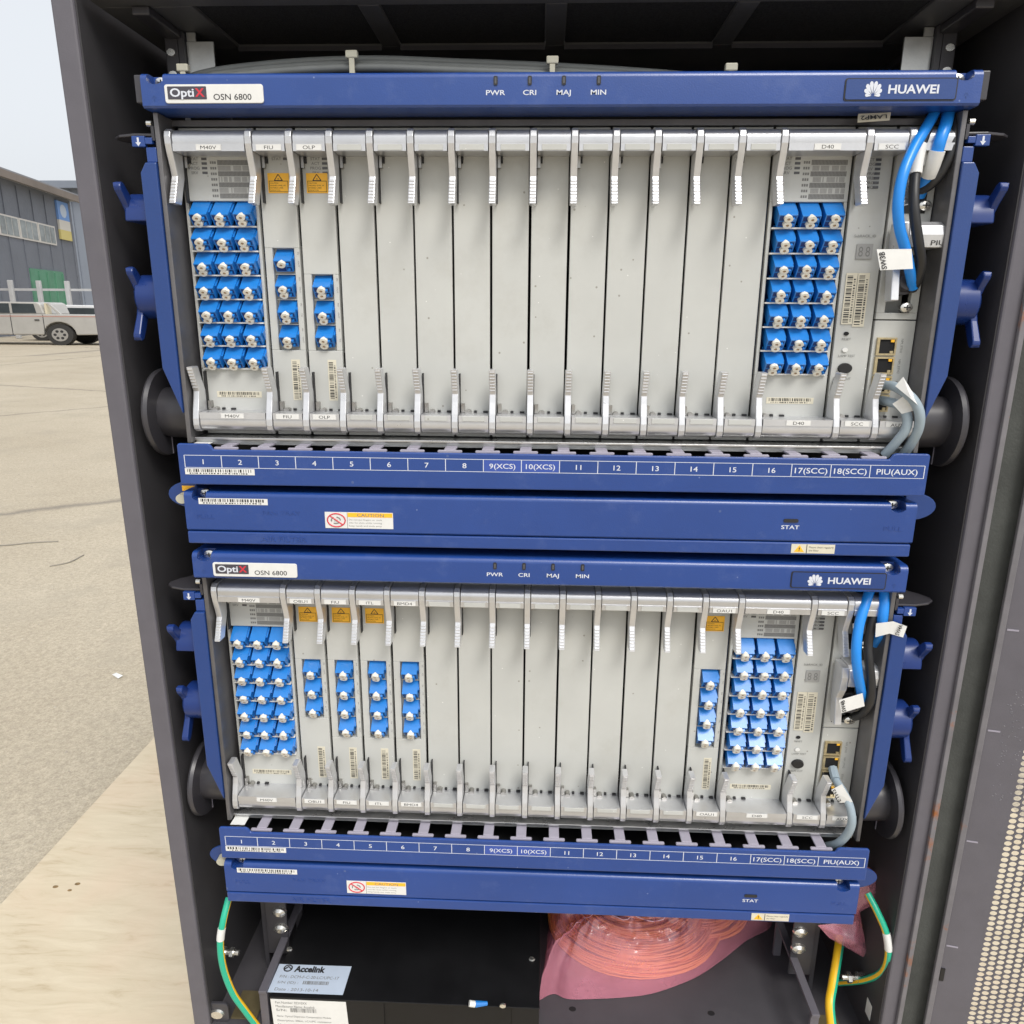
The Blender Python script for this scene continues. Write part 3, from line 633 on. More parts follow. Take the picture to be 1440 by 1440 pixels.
def channel_table(bdo, x0, x1, z0, z1, oz):
    rr_ = random.Random(int(x0)); q = MB(); n = 7; dz = (z1-z0)/n
    for r_ in range(n):
        za = z0+r_*dz; c = 26
        for k in range(c):
            a = x0+(x1-x0)*k/c; b_ = x0+(x1-x0)*(k+.86)/c
            q.cur = 0 if r_ % 2 == 0 else (1 if rr_.random() < .75 else 2)
            if q.cur < 2: q.quadf((a, 39.8, za+.25), (b_, 39.8, za+.25), (b_, 39.8, za+dz-.25), (a, 39.8, za+dz-.25))
        q.cur = 0
        for k in range(3): q.quadf((x0-6.5+k*1.9, 39.8, za+1.2), (x0-5.1+k*1.9, 39.8, za+1.2), (x0-5.1+k*1.9, 39.8, za+dz-1.2), (x0-6.5+k*1.9, 39.8, za+dz-1.2))
    q.build('channel_table', ['ink_grey', 'ink_mid'], bdo)

PLACES = {'upper': 0., 'lower': -400.}
def board(slot, span, oz, name, label, cat, group, title=None, blank=False):
    """ a plug-in board or filler with its levers and handle beams; slot counts from 0 """
    x0, x1 = XL(slot), XL(slot+span) if slot < 18 else 321.5
    b = thing(name, ((x0+x1)/2, 48, oz-293), label, cat, group)
    place('top_lever', LEV_T, (x0-.2, 0, oz), b, .7); place('bottom_lever', LEV_B, (x0-.2, 0, oz), b, .7)
    wd_ = round(x1-x0-7, 2)
    tb_ = place('top_beam', beam(wd_, False), (x0+6.2, 0, oz), b); bb_ = place('bottom_beam', beam(wd_, True), (x0+6.2, 0, oz), b)
    place('top_latch', LAT_T, (x0+8.2, 0, oz), b); place('bottom_latch', LAT_B, (x0+8.2, 0, oz), b)
    xm = (x0+x1)/2+3
    if blank:
        for zz in (-54.2, -276.4): MB().box(x0+9.5, x1-4, 15.4, 16.1, oz+zz, oz+zz+4.6).build('label_window', 'panel', b, bevel=.3)
    elif title:
        hw = min(wd_/2-1.5, 10.5)
        for zz in (-54.2, -276.4): MB().box(xm-hw, xm+hw, 15.4, 15.9, oz+zz, oz+zz+4.6).build('label_window', 'white', b)
        q = MB()
        for zz in (-54.2, -276.4): q.text(title, 2.9, xm, 15.35, oz+zz+.8, kx=1.45)
        q.build('lettering', 'ink', b)
    return b, x0, x1
def faceplate(b, x0, x1, oz, z0=-294., z1=-32.):
    dy = rj.uniform(0, .7); return MB().box(x0+1.1+rj.uniform(-.3, .3), x1-.8+rj.uniform(-.3, .2), 40+dy, 45+dy, oz+z0, oz+z1).build('faceplate', 'panel', b, bevel=.6)
def mux(slot, oz, label, title, seed):
    b, x0, x1 = board(slot, 2, oz, 'multiplexer_board', label, 'circuit board', 'multiplexer boards', title)
    q = MB(); face_with_window(q, x0+1.4, x1-1.1, oz-294, oz-32, x0+4.2, x1-3.8, oz-234.5, oz-90); q.build('faceplate', 'panel', b, bevel=.5)
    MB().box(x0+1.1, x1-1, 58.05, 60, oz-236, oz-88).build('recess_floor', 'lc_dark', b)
    for r_ in range(7):
        zt = oz-92-20.45*r_
        MB().box(x0+4.4, x1-4, 37.5, 56, zt-19.7, zt-18.5).build('adapter_ledge', 'white', b)
        for c in range(3): put_adapter(b, x0+15.4+19.5*c, 40.5, zt)
    q = MB(); zs = [oz-56.2-i*3.7 for i in range(4)]; leds(q, x0+21.5, zs, ('STAT', 'ACT', 'PROG', 'SRV'), x0+12.5); q.build('lettering', ['ink_grey', 'led'], b)
    channel_table(b, x0+33, x1-4.5, oz-88, oz-57, oz)
    barcode(b, x0+14, x0+56, oz-260, oz-254.5, False, seed)
    return b
def line_card(slot, oz, title, n, label, cat='circuit board', laser=True, first_single=False, ztop=-125., seed=3, lamps=('STAT', 'SRV')):
    b, x0, x1 = board(slot, 1, oz, 'optical_board', label, cat, 'single width optical boards', title)
    h = 21.8*n+1
    q = MB(); face_with_window(q, x0+1.4, x1-1.1, oz-294, oz-32, x0+8.2, x0+27.6, oz+ztop-h, oz+ztop); q.build('faceplate', 'panel', b, bevel=.5)
    MB().box(x0+1.1, x1-1, 46.1, 49, oz+ztop-h-2, oz+ztop+2).build('recess_floor', 'panel', b)
    if True:
        q = MB()
        for i in range(n):
            zt = oz+ztop-1.5-21.8*i; put_adapter(b, x0+18., 45., zt, 1 if (first_single and i == 0) else 2)
            q.text(random.choice(('IN', 'RX')), 1.8, x0+30.4, 39.9, zt-3, kx=.8, vert=True); q.text(random.choice(('OUT', 'TX')), 1.8, x0+30.4, 39.9, zt-12, kx=.8, vert=True)
            if i < n-1: MB().box(x0+8.3, x0+27.5, 43.5, 46, zt-20.8, zt-20.).build('window_bar', 'panel', b)
        leds(q, x0+25.5, [oz-56.2-i*3.7 for i in range(len(lamps))], lamps, x0+17.5); q.build('lettering', ['ink_grey', 'led'], b)
    if laser: laser_label(b, x0+8.8, oz-67.5)
    barcode(b, x0+18.5, x0+26.5, oz-262, oz-225, True, seed)
    return b

def control_board(oz, label, seed):
    b, x0, x1 = board(17, 1, oz, 'control_board', label, 'circuit board', 'control boards', 'SCC')
    faceplate(b, x0, x1, oz)
    q = MB(); leds(q, x0+20.5, [oz-53.6-i*3.55 for i in range(8)], ('STAT', 'ACT', 'PROG', 'SRV', 'PWRA', 'PWRB', 'PWRC', 'ALMC'), x0+13.5)
    q.cur = 0; q.text('SubRACK_ID', 2.3, x0+17, 39.85, oz-118, kx=1.05); q.text('RESET', 2., x0+11.5, 39.85, oz-203.6, kx=1.1); q.text('LAMP TEST', 2., x0+13.5, 39.85, oz-218, kx=1.1); q.text('ALM CUT', 2., x0+13, 39.85, oz-238, kx=1.1)
    q.build('lettering', ['ink_grey', 'led'], b)
    q = MB(); q.box(x0+11, x0+24.6, 39.5, 39.98, oz-135.5, oz-123.3); q.cur = 1
    for xx in (x0+13, x0+19): q.text('8', 8.5, xx+1.6, 39.45, oz-133.6, kx=.75)
    q.build('digit_display', ['ink_mid', 'ink_grey'], b)
    barcode(b, x0+5, x0+14.5, oz-190, oz-147, True, seed); barcode(b, x0+15, x0+25, oz-192, oz-147, True, seed+3)
    MB().cyl((x0+10.8, 40, oz-198), (x0+10.8, 39.5, oz-198), 1.7, n=12, kx=KX).build('reset_hole', 'void', b)
    q = MB(); q.cyl((x0+11.3, 40, oz-212), (x0+11.3, 39.2, oz-212), 1.9, n=12, kx=KX); q.build('lamp_test_button', 'white', b)
    q = MB(); q.cyl((x0+13, 40, oz-228), (x0+13, 37.2, oz-228), 4.7, 4.3, 20, kx=KX); q.build('alarm_button', 'black', b, True)
    return b
def power_module(oz, label):
    x0, x1 = XL(18), 321.5
    b = thing('power_module', ((x0+x1)/2, 48, oz-185), label, 'power module', 'power modules')
    place('top_lever', LEV_T, (x0-.2, 0, oz), b, .7); wd_ = round(x1-x0-7, 2); place('top_beam', beam(wd_, False), (x0+6.2, 0, oz), b); place('top_latch', LAT_T, (x0+8.2, 0, oz), b)
    q = MB(); face_with_window(q, x0+1, x1, oz-185.6, oz-32, x0+8, x0+29, oz-180, oz-132); q.box(x0+8.1, x0+28.9, 57, 57.9, oz-181, oz-131); q.build('faceplate', 'panel', b, bevel=.5)
    MB().box(x0+6, x1-6, 39.2, 39.95, oz-99, oz-83).build('fuse_slot', 'black', b)
    for xx, zz in ((x0+28.5, -93), (x0+24.5, -175.5)): place('screw', SCREW, (xx, 39, oz+zz), b)
    hb = MB(); hb.prism([(39.5, -107.5), (22, -107.5), (16.5, -111), (15, -118), (16, -128), (39.5, -128)], x0+9, x1+5, 'x'); hb.v = [(a, b_, c+oz) for a, b_, c in hb.v]
    hb.build('handle_beam', 'lever', b, bevel=.6)
    q = MB(); q.text('PIU', 4.2, x1-3, 15.2, oz-126.3, kx=1.45); q.build('lettering', 'ink', b)
    # lever hanging from the handle beam
    lv = MB(); lv.prism([(16.5, -108), (14.8, -118), (16.5, -132), (22.5, -143), (17.5, -170), (30, -171), (36, -143), (36, -108)], x0+2, x0+8.6, 'x'); lv.v = [(a, b_, c+oz) for a, b_, c in lv.v]; lv.build('handle_lever', 'lever', b, bevel=.7)
    q = MB(); q.cyl((x0+18.5, 56, oz-154), (x0+18.5, 33, oz-154), 12.5, 11, 22, kx=1.05); q.cyl((x0+18.5, 33, oz-154), (x0+18.5, 26, oz-154), 9, 7, 18, kx=1.05); q.build('cable_gland', 'dark_plastic', b, True)
    return b
def rj45(b, x, z, led=True):
    q = MB(); x0, x1, z0, z1 = x, x+16.8, z-15.3, z
    q.box(x0, x0+2.2, 37.6, 44, z0, z1); q.box(x1-1.4, x1, 37.6, 44, z0, z1); q.box(x0+2.2, x1-1.4, 37.6, 44, z1-1.6, z1); q.box(x0+2.2, x1-1.4, 37.6, 44, z0, z0+1.6)
    q.cur = 1; q.box(x0+2.2, x1-1.4, 39., 39.8, z0+1.6, z1-1.6)
    p = q.build('network_port', ['gold', 'void'], b)
    MB().box(x1-5, x1-2, 37.8, 38.9, z1-4, z1-1.7).build('port_lamp', 'yellow', p); MB().box(x1-5, x1-2.2, 37.8, 38.9, z0+1.7, z0+3.8).build('port_lamp', 'gold', p)
def aux_module(oz, label):
    x0, x1 = XL(18), 321.5
    b = thing('interface_module', ((x0+x1)/2, 48, oz-293), label, 'interface module', 'interface modules')
    place('bottom_lever', LEV_B, (x0-.2, 0, oz), b, .7); wd_ = round(x1-x0-7, 2); place('bottom_beam', beam(wd_, True), (x0+6.2, 0, oz), b); place('bottom_latch', LAT_B, (x0+8.2, 0, oz), b)
    MB().box(x0+1, x1, 40, 58, oz-294, oz-186.6).build('faceplate', 'panel', b, bevel=.5)
    for k in range(4): rj45(b, x0+4.2, oz-201-k*16.6)
    q = MB(); q.text('NM_ETH1', 2.1, x0+25.5, 39.85, oz-208, kx=1., vert=True); q.text('NM_ETH2', 2.1, x0+25.5, 39.85, oz-226, kx=1., vert=True); q.text('ETH1', 2.1, x0+25.5, 39.85, oz-242, kx=1., vert=True); q.text('ETH2', 2.1, x0+25.5, 39.85, oz-257, kx=1., vert=True)
    q.build('lettering', 'ink_grey', b)
    xm = (x0+x1)/2+3; MB().box(xm-10, xm+10, 15.4, 15.9, oz-276.4, oz-271.8).build('label_window', 'white', b)
    q = MB(); q.text('AUX', 2.9, xm, 15.35, oz-276.2, kx=1.45); q.build('lettering', 'ink', b)
    return b

def logo(q, x, y, z, r):             # eight petal fan
    for i, (a, l) in enumerate(((77, 1.), (52, .98), (29, .86), (6, .66))):
        for sx in (-1, 1):
            ang = R(a); d_ = (math.cos(ang)*sx, math.sin(ang)); n_ = (-d_[1], d_[0]); pts = []
            for t_, w_ in ((.16, 0), (.45, .08), (.75, .165), (.92, .14), (1, .04), (1, -.04), (.92, -.14), (.75, -.165), (.45, -.08)):
                pts.append((x+(d_[0]*t_*l+n_[0]*w_*l)*r*.84, z+(d_[1]*t_*l+n_[1]*w_*l)*r))
            if sx < 0: pts = pts[::-1]
            q.add([(p[0], y, p[1]) for p in pts], [tuple(range(len(pts)))])
def shelf(oz, which):
    t = thing('equipment_shelf', (0, 60, oz-336), {'upper': 'upper blue fronted equipment shelf full of plug-in boards', 'lower': 'lower blue fronted equipment shelf above the pink bag'}[which], 'subrack', 'equipment shelves')
    # header cover
    hd = notched_bar(-328, 328, 2, 34, oz-25.5, oz, [(-316.5, 6.6, 8.5), (314.5, 6.6, 8.5)]).build('header_cover', 'blue', t, True, ang=32)
    for xx in (-315.5, 313.5): place('screw', SCREW, (xx, 14.5, oz-5), hd)
    MB().prism(rrect(-308.5, -229, oz-22.6, oz-9, 2), .6, 1.98, 'y').build('name_plate', 'white', hd, bevel=.3)
    MB().prism(rrect(-306, -274.6, oz-19.8, oz-10.6, .6), .3, .58, 'y').build('badge', 'plate_dark', hd)
    q = MB(); q.textw('Opti', 6.1, -304., -284.6, .2, oz-17.9, bold=.022); q.build('lettering', 'wprint', hd)
    q = MB(); q.textw('X', 6.1, -283.8, -276.2, .2, oz-17.9, bold=.03); q.build('lettering', 'red', hd)
    q = MB(); q.textw('OSN 6800', 4.5, -269.2, -238.6, .5, oz-20.3, bold=.006); q.build('lettering', 'ink', hd)
    q = MB()
    for xx, s_ in ((-44.6, 'PWR'), (-17.9, 'CRI'), (8.7, 'MAJ'), (35.8, 'MIN')):
        MB().prism(rrect(xx-1.6, xx+1.6, oz-10.4, oz-3.9, 1.), 1.3, 1.98, 'y').build('indicator_lamp', 'ink', hd)
        MB().prism(rrect(xx-.7, xx+.7, oz-9.4, oz-5., .5), 1.1, 1.29, 'y').build('lamp_lens', 'led', hd)
        q.text(s_, 3.7, xx, 1.8, oz-17.3, bold=.012, kx=1.4)
    q.build('lettering', 'wprint', hd)
    MB().prism(rrect(224.4, 309.4, oz-22.4, oz-6.6, 2), 1.4, 1.98, 'y').build('logo_plate', 'ink', hd)
    MB().prism(rrect(225.4, 308.4, oz-21.5, oz-7.4, 1.6), 1., 1.39, 'y').build('logo_panel', 'blue_dark', hd)
    q = MB(); logo(q, 246, .8, oz-19.2, 10.4); q.textw('HUAWEI', 6.1, 257.4, 295.4, .8, oz-17.4, bold=.026); q.build('lettering', 'wprint', hd)
    q = MB(); q.text('^', 3.4, -318, 1.85, oz-20, kx=2); q.text('I', 2.4, -318, 1.85, oz-21, kx=2); q.text('^', 3.4, 317, 1.85, oz-20, kx=2); q.text('I', 2.4, 317, 1.85, oz-21, kx=2); q.build('embossed_arrow', 'blue_dark', hd)
    # shell
    for sx in (-1, 1):
        x0, x1 = sorted((sx*326.3, sx*322.2)); MB().box(x0, x1, 13.5, 150, oz-299, oz-26).build('side_plate', 'side_in', t, bevel=.7)
    MB().box(-322, 322, 120, 122, oz-296, oz-28).build('back_plate', 'void', t)
    MB().box(-322, 322, 36, 119, oz-31.5, oz-27).build('top_guide', 'side_in', t); MB().box(-322, 322, 30, 119, oz-297.5, oz-295).build('bottom_guide', 'alu', t)
    MB().box(-322, 322, 19, 29.8, oz-297, oz-294.6).build('sill', 'alu', t, bevel=.5); MB().box(-322, 322, 22, 26, oz-301.5, oz-297.2).build('sill_lip', 'zinc', t, bevel=.4)
    # numbered fibre trough
    pf = [(-330, oz-334.6), (331, oz-334.6), (331, oz-299), (329.4, oz-297.2), (302, oz-297.2), (299.5, oz-298.4), (297, oz-302.4), (-297, oz-302.4), (-299.5, oz-298.4), (-302, oz-297.2), (-328.4, oz-297.2), (-330, oz-299)]
    tr = MB().prism(pf, 0, 3, 'y').build('cable_trough', 'blue', t, bevel=1.1)
    MB().box(-328, 329, 3.1, 90, oz-334.5, oz-332).build('trough_floor', 'black', tr)
    MB().box(-328, 329, 88, 90, oz-331.9, oz-302).build('trough_back', 'black', tr)
    fq = MB(); fq.box(-5.2, 5.2, 5.2, 41.98, -301.5, -299.5); fq.prism(rrect(-11, 11, -303.2, -300.6, 1.2), 3.2, 6.2, 'y'); fq.box(-16.8, 16.8, 42, 46.5, -302, -299.3)
    fm = fq.mesh('trough_finger', 'finger')
    for i in range(1, 19): place('trough_finger', fm, (-320+W*i-.5, 0, oz), tr, .6)
    cells = [-324+W*i for i in range(19)]+[327.5]
    q = MB(); names_ = [str(i) for i in range(1, 9)]+['9(XCS)', '10(XCS)']+[str(i) for i in range(11, 17)]+['17(SCC)', '18(SCC)', 'PIU(AUX)']
    for z in (-307.7, -318.8): q.box(cells[0], cells[-1], -.12, -.02, oz+z-.22, oz+z+.22)
    for x in cells: q.box(x-.32, x+.32, -.14, -.02, oz-318.8, oz-307.7)
    for i, s_ in enumerate(names_): q.text(s_, 5.0 if i > 15 else 4.6, (cells[i]+cells[i+1])/2, -.1, oz-315.7, bold=.008, kx=1.25)
    q.build('lettering', 'wprint', tr)
    MB().box(cells[8]+.6, cells[10]-.6, -.011, -.005, oz-318.3, oz-308.2).build('slot_sticker', 'blue_sticker', tr)
    barcode(tr, -324.5, -261, oz-325.2, oz-319.6, False, 5 if oz else 8, 'white', -.02)
    MB().box(-321, -306, 8, 26, oz-299.9, oz-299.3).build('warning_sticker', 'white', tr)
    # rounded ears with the earth jack
    for sx in (-1, 1):
        pr = [(sx*326, oz-337.5)]+[(sx*(330+24*math.sin(R(a))), oz-349.5+13*math.cos(R(a))) for a in range(0, 181, 15)]+[(sx*326, oz-361.5)]
        ea = MB().prism(pr, 22, 24.5, 'y').build('mounting_ear', 'blue_dark', t, bevel=.6)
        if sx < 0:
            q = MB(); q.cyl((-338, 22, oz-352), (-338, 14, oz-352), 5, 4.5, 16, kx=1.2); q.build('earth_jack', 'tie', ea, True)
            MB().box(-340, -328, 21.6, 21.98, oz-346, oz-341).build('yellow_sticker', 'yellow', ea)
    if which == 'upper':
        for sx in (-1, 1):
            x0, x1 = sorted((sx*328.2, sx*335)); MB().box(x0, x1, 6, 34, oz-21, oz-.5).build('end_cap', 'dark_plastic', t, bevel=.8)
    return t
def fan_tray(oz, which):
    f = thing('fan_tray', (0, 40, oz-379), {'upper': 'blue fan tray between the two equipment shelves', 'lower': 'blue fan tray under the lower equipment shelf, above the pink bag'}[which], 'fan tray', 'fan trays')
    fp = notched_bar(-329.5, 327.5, 2, 60, oz-378.6, oz-341.8, [(-315.5, 6.4, 8.5), (311.5, 6.4, 8.5)], 4.5).build('front_panel', 'blue', f, True, ang=32)
    for xx in (-313, 309.5): place('screw', SCREW, (xx, 14.5, oz-345.6), fp)
    q = MB(); q.text('PULL', 4.2, -311, 1.98, oz-367, ext=.05); q.text('PULL', 4.2, 309, 1.98, oz-367, ext=.05); q.text('FAN TRAY', 4.2, -240, 1.98, oz-362.5, ext=.05); q.build('embossed_lettering', 'blue', fp)
    barcode(fp, -316, -252, oz-353.3, oz-347.6, False, 15 if oz else 18, 'white', 1.98)
    c = MB().box(-200, -137.5, 1.5, 1.98, oz-373.8, oz-358.6).build('caution_sticker', 'white', fp)
    MB().box(-179, -138, 1.3, 1.49, oz-363, oz-359).build('caution_band', 'yellow', fp)
    q = MB(); q.text('CAUTION', 2.9, -158, 1.25, oz-362.5, kx=1.4, bold=.01)
    for i, s_ in enumerate(('Do not put fingers or tools', 'into fan slots while running', 'keep hands and tools away')): q.text(s_, 1.5, -178, 1.45, oz-366.2-i*2.9, 'L', kx=1.35)
    q.text('*', 5, -190, 1.45, oz-370); q.box(-179.6, -179.2, 1.4, 1.48, oz-373.6, oz-358.8)
    for a in range(3): q.tube([(-190+4.2*math.cos(R(a*120+b_)), 1.45, oz-366.2+3*math.sin(R(a*120+b_))) for b_ in range(0, 90, 20)], .55, 5)
    q.build('lettering', 'ink_grey', fp)
    q = MB(); q.tube([(-189.6+8.2*math.cos(R(a)), 1.42, oz-366.2+6.2*math.sin(R(a))) for a in range(0, 361, 15)], .6, 6); q.tube([(-195.5, 1.4, oz-362), (-183.8, 1.4, oz-370.4)], .6, 6); q.build('prohibition_ring', 'red', fp)
    MB().prism(rrect(212.5, 225.5, oz-360.8, oz-357.6, 1.4), 1.2, 1.98, 'y').build('indicator_lamp', 'ink', fp)
    q = MB(); q.text('STAT', 3.6, 219, 1.85, oz-367, bold=.012, kx=1.4); q.build('lettering', 'wprint', fp)
    a = thing('air_filter', (0, 40, oz-391.5), {'upper': 'narrow blue air filter strip below the upper fan tray', 'lower': 'narrow blue air filter strip at the bottom of the lower fan tray'}[which], 'air filter', 'air filter strips')
    ap = MB().box(-330, 327, 2.6, 62, oz-391.4, oz-379.6).build('front_strip', 'blue', a, bevel=1.3)
    q = MB(); q.text('AIR FILTER', 5., -240, 2.58, oz-388, ext=.06); q.build('embossed_lettering', 'blue', ap)
    MB().box(222, 260.5, 2.1, 2.58, oz-389.4, oz-381).build('warning_sticker', 'cream', ap)
    MB().prism([(224.5, oz-388.2), (233.5, oz-388.2), (229, oz-381.8)], 1.9, 2.08, 'y').build('warning_triangle', 'yellow', ap)
    q = MB(); q.text('!', 3.6, 229, 1.85, oz-387.4, bold=.02); q.box(235.3, 235.9, 1.95, 2.08, oz-389.2, oz-381.2)
    for k, s_ in enumerate(('Please clean regularly', 'the filter')): q.text(s_, 1.7, 237.5, 2.05, oz-384.5-k*3, 'L', kx=1.1)
    q.build('lettering', 'ink', ap)
    return f
def fibre_side(oz, sx, which):
    side = 'left' if sx < 0 else 'right'
    g = thing('fibre_guide', (sx*340, 40, oz-275), f'blue fibre guide with winding spools on the {side} of the {which} shelf', 'fibre guide', 'fibre guides')
    pr = [(sx*326.6, oz-64), (sx*336, oz-64), (sx*340.8, oz-72), (sx*340.8, oz-232), (sx*326.6, oz-272)]
    MB().prism(pr, 11, 62, 'y').build('guide_plate', 'blue_dark', g, bevel=1.)
    MB().box(*sorted((sx*326.8, sx*335.5)), 14, 40, oz-63.8, oz-52).build('guide_bracket', 'blue', g, bevel=.8)
    for zc, lower in ((-107, False), (-171, True)):
        if lower: q = MB(); q.cyl((sx*341, 36, oz+zc), (sx*361, 36, oz+zc), 19.5, 18.8, 26); q.cyl((sx*361, 36, oz+zc), (sx*363, 36, oz+zc), 18.8, 16.8, 26)
        else: q = MB().prism([(36-18*math.cos(R(a)), oz+zc-2+24*math.sin(R(a))) for a in range(0, 181, 15)], sx*341, sx*362.5, 'x')
        sp = q.build('spool', 'blue_plastic', g, True, bevel=0 if lower else 1.2)
        def fin(ang, l):
            d_ = Vector((0, math.cos(ang)*-1, math.sin(ang))); n_ = Vector((0, d_.z, -d_.y)); c = Vector((sx*361, 36, oz+zc)); pts = []
            for t_, w_ in ((12, 7), (20, 5), (l-4, 4.2), (l-1, 3), (l, 0)): pts.append((t_, w_))
            pts = pts+[(a, -b_) for a, b_ in pts[::-1]]
            v = [c+d_*a+n_*b_+Vector((sx*-2.4, 0, 0)) for a, b_ in pts]+[c+d_*a+n_*b_+Vector((sx*(2.5+a*.05), 0, 0)) for a, b_ in pts]; m_ = len(pts)
            return MB().add(v, [tuple(range(m_)), tuple(range(m_, 2*m_))[::-1]]+[(i, i+m_, (i+1) % m_+m_, (i+1) % m_) for i in range(m_)])
        fin(R(48), 37 if not lower else 32).build('fin', 'blue_plastic', sp, bevel=1.2)
        if lower: fin(R(-62), 42).build('fin', 'blue_plastic', sp, bevel=1.2)
    d = thing('cable_drum', (sx*350, 58, oz-318), f'dark grey round cable drum at the {side} foot of the {which} shelf', 'cable drum', 'cable drums')
    q = MB(); q.cyl((sx*327, 58, oz-277), (sx*363, 58, oz-277), 25, 23.5, 36); q.build('hub', 'dark_plastic', d, True)
    q = MB(); q.cyl((sx*363, 58, oz-277), (sx*366.5, 58, oz-277), 40.5, 41.5, 44); q.cyl((sx*366.5, 58, oz-277), (sx*368.5, 58, oz-277), 41.5, 40.6, 44); q.build('flange', 'dark_plastic', d, True, ang=25)
    q = MB(); q.box(*sorted((sx*362.4, sx*362.95)), 57.4, 58.6, oz-317, oz-301); q.build('rib', 'finger', d)
    wgt = thing('cable_wing', (sx*345, 40, oz-50), f'dark leaf shaped cable wing with blue tab, {side} end of the {which} header', 'cable guide', 'cable wings')
    leaf = [(sx*326.5, 16), (sx*345, 15), (sx*360, 20), (sx*367, 27), (sx*368, 34), (sx*363, 44), (sx*348, 60), (sx*326.5, 72)]
    MB().prism(leaf, oz-43.5, oz-41.3, 'z').build('leaf', 'dark_plastic', wgt, bevel=.6)
    bk = MB(); bk.prism([(14, oz-36), (40, oz-30), (40, oz-43.6), (14, oz-47)], sx*327, sx*329.5, 'x'); bk.build('bracket', 'dark_plastic', wgt)
    MB().cyl((sx*329, 16, oz-34), (sx*333, 16, oz-34), 2.4, n=10).build('rivet', 'screw', wgt)
    tb_ = MB(); tb_.box(*sorted((sx*335, sx*346)), 12.5, 17, oz-52, oz-43.7); tb_.prism([(12.6, oz-45), (34, oz-44), (34, oz-47), (12.6, oz-50)], sx*329, sx*334.9, 'x'); tb_.build('blue_tab', 'blue', wgt, bevel=.5)
    q = MB(); xx = sx*340.5; q.box(xx-.8, xx+.8, 12.3, 12.45, oz-49, oz-45); q.add([(xx-2.3, 12.4, oz-48.6), (xx, 12.4, oz-51.6), (xx+2.3, 12.4, oz-48.6)], [(0,1,2)]); q.build('arrow_mark', 'wprint', wgt)

for which, oz in PLACES.items():
    shelf(oz, which); fan_tray(oz, which)
    for sx in (-1, 1): fibre_side(oz, sx, which)
mux(0, 0, 'double width board with 21 blue ports at the left of the upper shelf', 'M40V', 21)
mux(15, 0, 'double width board with 21 blue ports near the right of the upper shelf', 'D40', 22)
mux(0, -400, 'double width board with 21 blue ports at the left of the lower shelf', 'M40V', 23)
mux(15, -400, 'double width board with 21 blue ports near the right of the lower shelf', 'D40', 24)
line_card(2, 0, 'FIU', 4, 'single width upper shelf board with four blue ports and yellow label', first_single=True, ztop=-128.5, seed=31, lamps=('STAT',))
line_card(3, 0, 'OLP', 3, 'single width upper shelf board with three blue ports and yellow label', ztop=-150.5, seed=32, lamps=('STAT', 'ACT', 'PROG', 'SRV'))
line_card(2, -400, 'OBU1', 3, 'single width lower shelf board with only three blue ports', seed=33)
line_card(3, -400, 'FIU', 4, 'yellow labelled four port board right beside the three port board, lower shelf', seed=34)
line_card(4, -400, 'ITL', 4, 'yellow labelled four port board left of the unlabelled one, lower shelf', seed=35)
line_card(5, -400, 'BMD4', 4, 'lower shelf board with four blue ports and no yellow label', laser=False, seed=36)
line_card(14, -400, 'OAU1', 4, 'lower shelf board with four blue ports beside the right block of 21 ports', seed=37)
control_board(0, 'control board with black button and small display in the upper shelf', 41)
control_board(-400, 'control board with black button and small display in the lower shelf', 45)
power_module(0, 'power module with blue and black cables, upper shelf'); power_module(-400, 'power module with blue and black cables, lower shelf')
aux_module(0, 'narrow interface module with network ports, two grey cables plugged in'); aux_module(-400, 'narrow interface module with network ports, one grey cable plugged in')
ORD = ('first', 'second', 'third', 'fourth', 'fifth', 'sixth', 'seventh', 'eighth', 'ninth', 'tenth', 'last')
def blank(slot, oz, which):
    k = slot-(4 if which == 'upper' else 6); lab = f'{ORD[k]} blank grey filler panel from the left in the {which} shelf'
    b, x0, x1 = board(slot, 1, oz, 'filler_panel', lab, 'filler panel', f'blank filler panels of the {which} shelf', blank=True)
    faceplate(b, x0, x1, oz)
for s_ in range(4, 15): blank(s_, 0, 'upper')
for s_ in range(6, 14): blank(s_, -400, 'lower')

# ------------------------------------------------------------------ cables
def cable(name, label, cat, group, pts, r, m, n=12, build=True):
    path = spline([at(*p) for p in pts], 9)
    o = MB(); o.tube(path, r, n); o = o.build(name, m, None, True); tag(o, label, cat, group); return o, path
def sleeve(parent, path, a, b_, r, m='white', name='cable_tag'):
    n_ = len(path); seg = path[int(a*n_):int(b_*n_)+1]; return MB().tube(seg, r, 12).build(name, m, parent, True)
def flag(parent, quad, th=.5, m='white', name='cable_tag'):      # quad: photo corners and depths, lower left first, anticlockwise
    return MB().slab([at(*q) for q in quad], th).build(name, m, parent)
def flagtext(parent, s_, quad, bold=.02):
    q = MB(); q.textq(s_, *[at(*p) for p in quad], lift=.35, bold=bold); q.build('lettering', 'ink', parent)
G1, G2 = 'power cables of the upper shelf', 'power cables of the lower shelf'
c, pth = cable('power_cable', 'bright blue cable with the lower white tag, upper shelf', 'cable', G1, [(1324,138,36),(1315,157,29),(1304,177,21),(1286,207,11),(1270,245,2),(1263,285,0),(1265,320,2),(1273,350,8),(1279,378,16),(1284,404,28)], 4.3, 'cable_blue')
flag(c, [(1238,380,0),(1284,378,3),(1282,350,3),(1233,350.6,0)]); flagtext(c, 'SW3B', [(1247.5,378,0),(1244,354,0),(1235.5,354.5,0),(1240,379,0)])
c, pth = cable('power_cable', 'short blue cable under the right end of the upper header', 'cable', G1, [(1336,150,32),(1330,175,20),(1323,195,15),(1318,212,16),(1308,240,22),(1300,258,30),(1293,275,38)], 4.8, 'cable_blue')
